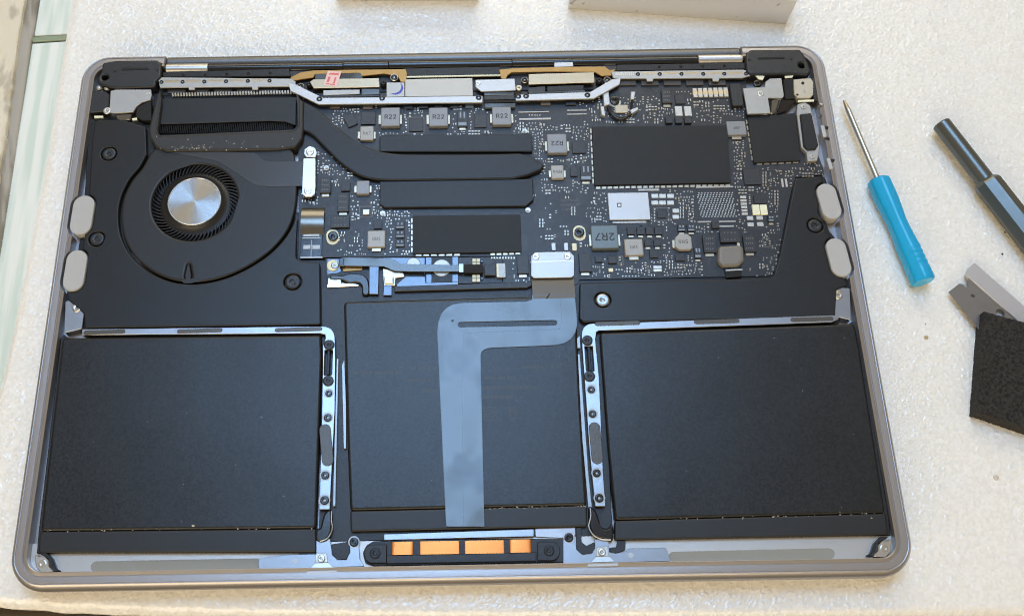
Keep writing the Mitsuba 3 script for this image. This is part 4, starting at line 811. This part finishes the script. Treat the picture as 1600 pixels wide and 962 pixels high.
add(k + '__ridge', slab(poly([(1184, 90), (1226, 89), (1226, 92), (1184, 93)], z + .2 * MM), z - .1 * MM, z + .25 * MM, .1 * MM), 'mat_matte')
for x, y in ((1171, 93), (1237, 92)): add(k + '__rivet', slab(circ(x, y, 2.2, z + .3 * MM, 12), z - .1 * MM, z + .3 * MM, .15 * MM), 'mat_pipe', smooth=30)
# left hinge hardware
for x, y in ((154, 136), (166, 136)):
    m = lathe([(1.3 * MM, 0), (1.3 * MM, .6 * MM), (1.0 * MM, 1.1 * MM), (.5 * MM, 1.35 * MM)], 20); m.apply_translation([*xy(x, y, 12 * MM), 10.6 * MM]); add(L + 'port_rivet', m, 'mat_tin', smooth=60)
z = 12.4 * MM
add(L + 'port_bumper', slab(poly([(140, 144), (146, 142), (166, 143), (171, 148), (170, 166), (162, 174), (140, 176), (134, 173), (136, 160)], z, .6 * MM), 9 * MM, z, .3 * MM), 'mat_black', smooth=30, label='black rubber port block at the left side')
k = add(L + 'port_bracket', slab(poly([(173, 142), (182, 140), (236, 140), (237, 149), (235, 156), (222, 160), (213, 167), (208, 175), (179, 177), (172, 176), (171, 170)], z, .3 * MM), z - .7 * MM, z, .12 * MM), 'mat_satin', label='left grey metal port bracket beside the gasket')
screw(k, 167, 172.5, 6, z + .2 * MM, 'mat_tin'); screw(k, 231, 146, 3.2, z + .2 * MM, 'mat_tin')
for pts in ([(147, 181), (161, 181), (161, 184), (147, 184)], [(206, 185), (214, 184), (214, 187), (207, 188)]): add(L + 'port_contact', slab(poly(pts, 12 * MM), 11.4 * MM, 12 * MM, .05 * MM), 'mat_cream')
add(L + 'port_flex', slab(poly([(180, 179), (206, 177), (203, 187), (190, 190), (182, 187)], 11.6 * MM, .4 * MM), 10 * MM, 11.6 * MM, .4 * MM), 'mat_loop', smooth=30)
add(L + 'port_cover', slab(poly([(214, 168), (228, 160), (236, 158), (237, 188), (222, 188), (212, 182)], 12.2 * MM, .5 * MM), 9 * MM, 12.2 * MM, .2 * MM), 'mat_matte')
# right hinge hardware
z = 12.8 * MM
k = add(L + 'port_bracket', slab(poly([(1161, 138), (1195, 136), (1196, 128), (1203, 123), (1221, 122), (1225, 150), (1223, 153), (1200, 153), (1204, 177), (1168, 178)], z, .25 * MM), z - .7 * MM, z, .12 * MM), 'mat_satin', label='right grey metal port bracket above the storage shield')
screw(k, 1189, 146, 5.2, z + .35 * MM, 'mat_tin')
add(L + 'port_flex', slab(poly([(1204, 155), (1220, 155), (1214, 174), (1207, 178), (1203, 176)], 12.0 * MM, .3 * MM), 10 * MM, 12 * MM, .7 * MM), 'mat_loop', smooth=30)
add(L + 'port_flex', slab(poly([(1221, 155), (1246, 156), (1230, 172), (1214, 178)], 11.4 * MM, .3 * MM), 10 * MM, 11.4 * MM, .3 * MM), 'mat_black_gloss', smooth=30)
add(L + 'port_cover', slab(poly([(1224, 124), (1240, 122), (1242, 154), (1227, 155)], 12.0 * MM, .3 * MM), 9 * MM, 12 * MM, .2 * MM), 'mat_matte')
add(L + 'port_bumper', slab(poly([(1268, 120), (1276, 121), (1281, 128), (1283, 150), (1280, 157), (1271, 156)], 12.3 * MM, .6 * MM), 9 * MM, 12.3 * MM, .3 * MM), 'mat_black', smooth=30, label='black rubber port block at the right side')
k = add(L + 'audio_jack', slab(poly([(1240, 124), (1267, 122), (1271, 128), (1271, 148), (1266, 153), (1246, 153), (1241, 147)], 12.7 * MM, .3 * MM), 9.5 * MM, 12.7 * MM, .2 * MM), 'mat_beige')
for x, y, r, m in ((1254.5, 130, 2.6, 'mat_matte'), (1257, 143, 2.4, 'mat_satin'), (1246, 148, 2, 'mat_matte')): add(k + '__hole_plug', slab(circ(x, y, r, 12.8 * MM, 14), 12.6 * MM, 12.8 * MM, .03 * MM), m)
add(L + 'port_contact', slab(poly([(1247, 156.5), (1272, 155.5), (1272, 158.5), (1247, 159.5)], 12.2 * MM), 11.8 * MM, 12.2 * MM, .05 * MM), 'mat_cream')
for pts in ([(1180, 118), (1195, 119), (1192, 125), (1186, 124)], [(1226, 119), (1240, 118), (1238, 121), (1227, 122)]): add(L + 'port_contact', slab(poly(pts, 12.3 * MM), 11.9 * MM, 12.3 * MM, .05 * MM), 'mat_cream')
screw(L + 'hinge_block_001', 1184, 130, 6.5, 12 * MM, 'mat_black_gloss')
k = add(L + 'display_connector', slab(poly([(1246, 163), (1258, 160), (1266, 165), (1270, 180), (1281, 230), (1279, 241), (1277, 251), (1262, 252), (1260, 238), (1252, 230), (1245, 178)], 12.0 * MM, .5 * MM), 10 * MM, 12 * MM, .15 * MM), 'mat_satin')
add(k + '__cover', slab(poly([(1250, 178), (1268, 176), (1279, 226), (1275, 233), (1262, 234), (1256, 228)], 12.9 * MM, .6 * MM), 11.9 * MM, 12.9 * MM, .4 * MM), 'mat_pipe', smooth=30)
screw(k, 1256, 166.5, 4, 12.5 * MM, 'mat_tin'); screw(k, 1270, 244, 4, 12.5 * MM, 'mat_tin')

add(L + 'antenna_module', slab(poly([(250, 112), (600, 107), (1000, 101), (1168, 98), (1168, 125), (964, 128), (960, 140), (478, 145), (468, 150), (250, 150)], 9.9 * MM, .3 * MM), 8.05 * MM, 9.9 * MM, .2 * MM), 'mat_black')
# antenna rails
z = 12.4 * MM
lt = [(247, 123), (252, 121), (455, 123), (462, 128), (461, 135), (250, 137)]
pg = poly(lt, z, .15 * MM)
for x in (299, 398): pg = pg.union(poly([(x - 5, 133), (x + 6, 133), (x + 5, 140), (x - 4, 140)], z))
ka = add(L + 'antenna_rail', slab(pg, z - .6 * MM, z, .1 * MM), 'mat_satin', label='left grey antenna rail with a row of small screws')
for i, x in enumerate((252, 285, 319, 353, 387, 421)):
    screw(ka, x, 128 - i * .45, 3.4, z + .3 * MM, 'mat_black_gloss')
    if i < 5: add(ka + '__gilt_strip', slab(poly([(x + 5, 125.3 - i * .45), (x + 29, 124.8 - i * .45), (x + 29, 128.3 - i * .45), (x + 5, 129 - i * .45)], z + .05 * MM), z - .05 * MM, z + .05 * MM, .02 * MM), 'mat_gold_pale')
rt = [(955, 112), (1160, 109), (1173, 111), (1174, 118), (1160, 122), (968, 123), (958, 122)]
pg = poly(rt, z, .15 * MM)
for x in (1015, 1118): pg = pg.union(poly([(x - 6, 120), (x + 7, 120), (x + 5, 127), (x - 4, 127)], z))
kb = add(L + 'antenna_rail', slab(pg, z - .6 * MM, z, .1 * MM), 'mat_satin', label='right grey antenna rail with a row of small screws')
for i, x in enumerate((997, 1031, 1065, 1099, 1132, 1166)):
    screw(kb, x, 115.5 - i * .15, 3.4, z + .3 * MM, 'mat_black_gloss')
    if i < 5: add(kb + '__gilt_strip', slab(poly([(x + 5, 112.8 - i * .1), (x + 29, 112.6 - i * .1), (x + 29, 116 - i * .1), (x + 5, 116.3 - i * .1)], z + .05 * MM), z - .05 * MM, z + .05 * MM, .02 * MM), 'mat_gold_pale')
for k_ in range(10): add(kb + '__tooth', slab(poly([(962 + k_ * 3, 113), (964 + k_ * 3, 113), (963.4 + k_ * 3, 118), (961.4 + k_ * 3, 118)], z + .1 * MM), z - .05 * MM, z + .1 * MM, .03 * MM), 'mat_tin')
# dark strip behind the rails
z = 11.3 * MM
for pts, lab in (([(254, 113), (452, 107), (454, 119), (254, 121)], 'left'), ([(630, 107), (782, 104), (782, 118), (632, 121)], 'mid'), ([(964, 101), (1165, 98), (1168, 108), (962, 111)], 'right')):
    k = add(L + 'display_hinge_strip', slab(poly(pts, z, .2 * MM), 9 * MM, z, .2 * MM), 'mat_pipe')
    if lab != 'mid':
        for i in range(5): x = (286 if lab == 'left' else 1030) + i * 34; screw(k, x, (117.5 - i * .9) if lab == 'left' else (104.5 - i * .5), 2.6, z + .2 * MM, 'mat_black_gloss')
add(L + 'display_hinge_strip__pale_edge', slab(poly([(634, 119.2), (782, 116.5), (782, 118.6), (634, 121.6)], z + .3 * MM), z - .2 * MM, z + .3 * MM, .05 * MM), 'mat_cream')
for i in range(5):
    add(L + 'vent_block', slab(rect(262 + i * 36, 139, 290 + i * 36, 145.5, 10.6 * MM), 9.5 * MM, 10.6 * MM, .1 * MM), 'mat_block'); add(L + 'vent_block', slab(rect(967 + i * 35, 124, 994 + i * 35, 133, 11 * MM), 9.3 * MM, 11 * MM, .1 * MM), 'mat_block')  # dark brown boxes filling the gap beside each antenna rail
for x0, y0, x1, y1, m in [(516, 164, 531, 169, 'mat_flex_tan'), (567, 164, 582, 170, 'mat_flex_tan'), (631, 164, 645, 170, 'mat_pipe'), (655, 163, 669, 169, 'mat_pipe'), (679, 163, 692, 168, 'mat_pipe'), (703, 163, 716, 169, 'mat_pipe'), (727, 162, 740, 168, 'mat_flex'), (845, 158, 860, 164, 'mat_flex_tan'), (884, 158, 900, 164, 'mat_black')]:
    add(L + 'connector_block', slab(rect(x0, y0, x1, y1, 11 * MM), ZB, 11 * MM, .1 * MM), m)
# white carrier bar across the middle
z = 12.8 * MM
bar = [(450, 130), (462, 132), (505, 153), (604, 152), (754, 150), (754, 160), (498, 163), (454, 142)]
k1 = add(L + 'carrier_bar', slab(poly(bar, z, .2 * MM), z - .8 * MM, z, .12 * MM), 'mat_white_metal', label='left part of the white metal carrier bar')
bar2 = [(806, 148), (922, 144), (956, 124), (970, 122), (968, 132), (928, 154), (806, 157)]
k2 = add(L + 'carrier_bar', slab(poly(bar2, z, .2 * MM), z - .8 * MM, z, .12 * MM), 'mat_white_metal', label='right part of the white metal carrier bar')
for k, lst in ((k1, [(499, 154), (597, 153), (748, 152)]), (k2, [(810, 150), (822, 149.5), (918, 148)])):
    for x, y in lst: screw(k, x, y, 4.6, z + .35 * MM, 'mat_black_gloss')
# cover plates, gold flex and connectors
def plate2(name, pts, z1, m, lab=None, r=.2, b=.1, th=.6): return add(L + name, slab(poly(pts, z1 * MM, r * MM), (z1 - th) * MM, z1 * MM, b * MM), m, label=lab)
plate2('gold_flex', [(454, 121), (470, 113), (490, 110), (634, 108), (636, 116), (634, 129), (626, 128), (622, 119), (600, 115), (564, 119), (560, 114), (492, 116), (490, 121), (470, 124), (456, 127)], 11.8, 'mat_gold', 'left orange gold flex circuit by the hinge')
plate2('gold_flex', [(780, 109), (800, 107), (860, 105), (945, 104), (953, 110), (962, 108), (955, 118), (940, 119), (930, 113), (870, 112), (800, 113), (793, 118), (790, 124), (783, 123)], 11.8, 'mat_gold', 'right orange gold flex circuit by the hinge')
plate2('flex_tape', [(493, 116), (563, 114), (567, 122), (492, 124)], 12.0, 'mat_flex')
p_ = plate2('cover_plate', [(484, 128), (490, 124), (592, 122), (593, 136), (490, 138)], 12.5, 'mat_gold_pale', 'left pale brass connector plate under the paper label')
plate2('cover_plate', [(826, 116), (928, 113), (929, 129), (826, 132)], 12.5, 'mat_gold_pale', 'right pale brass connector plate')
p3 = plate2('cover_plate', [(604, 129), (632, 129), (632, 151), (604, 152)], 12.5, 'mat_satin', 'small grey plate with a blue crescent ink mark')
P('mat_plate', (0.42, 0.40, 0.36), 0.45, metal=0.4)
plate2('cover_plate', [(633, 124), (738, 122), (739, 150), (633, 151)], 12.4, 'mat_plate', 'long plain grey plate in the middle of the hinge side')
plate2('cover_plate', [(743, 125), (804, 123), (806, 141), (752, 143), (743, 136)], 12.9, 'mat_white_metal', 'bright silver plate beside the long grey plate')
screw(L + 'cover_plate_004', 747, 130, 4.2, 13.1 * MM, 'mat_silver'); screw(L + 'cover_plate_004', 811, 137, 5, 13.1 * MM, 'mat_gold_pale')
zi = 12.5 * MM
cr = circ(618, 138, 12, zi, 40).difference(circ(614.5, 135.5, 12.5, zi, 40)); cr = cr.intersection(rect(604.5, 129.5, 631.5, 151, zi))
add(p3 + '__ink_crescent', slab(cr, zi - .02 * MM, zi + .015 * MM, 0), 'mat_blue_ink')
st = [(512, 111), (533.5, 112), (526.6, 135), (505.7, 133)]
zz = 12.65 * MM
add(p_ + '__paper_label', slab(poly(st, zz), 12.51 * MM, zz, .03 * MM), 'mat_sticker', label='pink white paper label with red marks')
add(p_ + '__red_mark', cat([slab(poly(q, zz), zz - .02 * MM, zz + .015 * MM, 0) for q in ([(515, 114), (530, 115), (529, 118), (514, 117)], [(513, 120), (517, 120), (514, 129), (510, 129)], [(523, 121), (526, 121), (523, 131), (520, 131)], [(509, 130), (524, 132), (523.5, 133.5), (508.6, 131.5)])]), 'mat_red')
for x, y, r in ((469, 134, 6.2), (483, 131, 4.5), (599, 129, 5), (616, 120, 6.5), (820, 124, 5.5), (937, 125, 5.2), (949, 124, 6)): 
    k = add(L + 'boss', slab(circ(x, y, r, 12.3 * MM), 9 * MM, 12.0 * MM, .2 * MM), 'mat_steel' if r > 5.4 else 'mat_matte'); screw(k, x, y, r * .8, 12.5 * MM, 'mat_black_gloss')
for pts, m in (([(505, 141), (562, 140), (562, 147), (505, 149)], 'mat_satin'), ([(565, 139), (593, 139), (593, 147), (565, 148)], 'mat_flex'), ([(505, 149), (593, 148), (593, 151), (505, 152)], 'mat_flex_dark'), ([(825, 137), (852, 135), (852, 143), (825, 144)], 'mat_flex_dark'), ([(855, 135), (912, 133), (912, 141), (855, 143)], 'mat_pipe'), ([(826, 144), (914, 141), (914, 145), (826, 148)], 'mat_flex'), ([(756, 144), (803, 143), (803, 149), (757, 149)], 'mat_flex'), ([(756, 150), (803, 149), (804, 155), (757, 156)], 'mat_black'), ([(756, 157), (805, 156), (805, 160), (757, 161)], 'mat_matte'), ([(757, 162), (805, 161), (805, 167), (758, 168)], 'mat_flex')):
    add(L + 'connector_strip', slab(poly(pts, 12.0 * MM, .1 * MM), 10.6 * MM, 12.0 * MM, .12 * MM), m)
add(L + 'white_tab', slab(poly([(866, 98), (895, 97), (896, 104), (866, 105)], 11.2 * MM, .2 * MM), 10.8 * MM, 11.2 * MM, .1 * MM), 'mat_white_metal')

# ================================================================== TOOLS ROUND THE LAPTOP
def lay(prof, a, b, n=32): return along(lathe(prof, n), a, b)
# blue screwdriver
r_h = 4.3 * MM
A, B = at(1318.5, 157, 1.6 * MM), at(1443, 441, r_h)
hd0 = at(1371, 280, r_h); ax = (B - hd0); ax[2] = 0; Lh = np.linalg.norm(ax); ax /= Lh
tag('screwdriver', 'thin screwdriver with a bright blue plastic handle lying right of the laptop', 'screwdriver')
hp = [(.0030, 0), (.0040, .0006), (.0043, .0016), (.0043, .009), (.0040, .014), (.0036, .019), (.0037, .024), (.0041, .030)]
for i in range(4): s0 = .0315 + i * .0022; hp += [(.0043, s0), (.0041, s0 + .0008), (.0041, s0 + .0012), (.0043, s0 + .0020)]
hp += [(.0043, .041), (.0043, Lh - .0006), (.0039, Lh)]
# hexagonal-ish handle: revolve with soft flats
hm = lathe(hp, 48); a_ = np.arctan2(hm.vertices[:, 1], hm.vertices[:, 0]); hm.vertices[:, :2] *= (1 - .035 * np.cos(6 * a_))[:, None]
add('screwdriver__handle', along(hm, hd0, hd0 + ax), 'mat_handle', smooth=40)
tipp = at(1318.5, 157, r_h); sd = hd0 - tipp; sd[2] = 0; Ls = np.linalg.norm(sd); sd /= Ls
add('screwdriver__shaft', lay([(.0009, .0042), (.00115, .005), (.00115, Ls + .0005)], tipp, tipp + sd, 20), 'mat_steel', smooth=40)
add('screwdriver__tip', lay([(.00035, 0), (.00055, .0006), (.0010, .0042), (.0010, .0044)], tipp, tipp + sd, 16), 'mat_gold_pale', smooth=40)
# dark tool
r1, r2 = 3.5 * MM, 5.2 * MM
a0, a1, a2 = at(1470, 193, r2), at(1543, 279, r2), at(1680, 462, r2)
d1 = a2 - a0; d1 /= np.linalg.norm(d1); s1 = (a1 - a0) @ d1; s2 = (a2 - a0) @ d1
tag('driver_handle', 'dark grey metal tool handle with a stepped collar at the right edge', 'tool')
add('driver_handle__neck', lay([(r1 * .9, 0), (r1, .0004), (r1, s1 + .002)], a0, a0 + d1, 40), 'mat_tool', smooth=40)
gm = lathe([(r1 * 1.02, s1), (r2 * .93, s1 + .0012), (r2, s1 + .002), (r2, s2)], 8)
add('driver_handle__grip', along(gm, a0, a0 + d1), 'mat_tool', smooth=20)
# razor blade stuck in the block of black foam
tag('razor_blade', 'single edged razor blade with a grey folded spine, stuck in the black foam', 'razor blade')
z = 2.6 * MM
bl = poly([(1482, 456), (1499, 443), (1505, 444), (1509, 449), (1514, 445), (1512, 438), (1516, 430), (1640, 545), (1600, 600)], z).difference(circ(1520.5, 462, 3, z, 14)).difference(circ(1563, 489, 7, z, 18))
add('razor_blade__edge', slab(bl, z - .25 * MM, z, .03 * MM), 'mat_blade')
add('razor_blade__spine', slab(poly([(1509, 429), (1512, 420), (1523, 410), (1640, 512), (1625, 532)], z + .5 * MM, .25 * MM), z - .7 * MM, z + .5 * MM, .2 * MM), 'mat_spine', smooth=30)
z = 6 * MM
bf = poly([(1538, 486), (1760, 546), (1745, 718), (1527, 643)], z)
q = np.array(LineString(bf.exterior.coords).segmentize(0.0008).coords)[:-1]; q = q + .00035 * (meshkit.noise(np.c_[q * 1400, np.zeros(len(q))])[:, None] - .5)
add('foam_block', slab(Polygon(q).buffer(0), 0.02 * MM, z, .3 * MM), 'mat_blackfoam', smooth=30, label='black foam block at the right edge holding the razor blade', cat='foam block')
# metal bars beyond the laptop
def bar3(key, a, b, depth, h, label):
    p0, p1 = at(*a, 0)[:2], at(*b, 0)[:2]; d = (p1 - p0) / np.linalg.norm(p1 - p0); nn = np.array([-d[1], d[0]]) * depth
    add(key, slab(Polygon([p0, p1, p1 + nn, p0 + nn]), 0.05 * MM, h, .4 * MM), 'mat_bar', label=label, cat='metal bar'); return p0, p1, nn, h
p0, p1, nn, h = bar3('metal_bar', (888, 14), (1228, 38), .03, 15.5 * MM, 'brushed metal bar beyond the right half of the laptop')
add('metal_bar__tape_strip', slab(Polygon([p0 + nn * .04, p1 + nn * .04, p1 + nn * .9, p0 + nn * .9]), h - .05 * MM, h + .1 * MM, .05 * MM), 'mat_teal')
bar3('metal_bar', (527, 1.5), (747, 2.5), .03, 15.5 * MM, 'metal bar at the top edge of the photo, left of the other bar')
# crumbs lying on the white foam
rr = random.Random(21)
def crumb(x, y, s, label, mat='mat_debris'):
    m = trimesh.creation.icosphere(2, 1.0); v = m.vertices * (1 + .5 * (meshkit.noise(m.vertices * 1.7 + x) - .5)[:, None]); c = at(x, y, 0)
    m.vertices = v * [s * .27 * MM, s * .25 * MM, s * .1 * MM] + c + [0, 0, s * .05 * MM]
    add('crumb', m, mat, smooth=True, label=label, cat='crumb')
crumb(1447, 527, 3.0, 'tan crumb on the foam left of the black foam block')
crumb(1556, 746, 4.0, 'pale crumb on the foam in the lower right, below the black foam block', 'mat_dust')
crumb(1566, 397, 1.6, 'tiny dark crumb above the razor blade', 'mat_ink'); crumb(1570, 363, 1.5, 'tiny dark crumb beside the dark tool handle', 'mat_ink'); crumb(1446, 506, 1.3, 'tiny grey crumb just above the tan crumb', 'mat_strip')
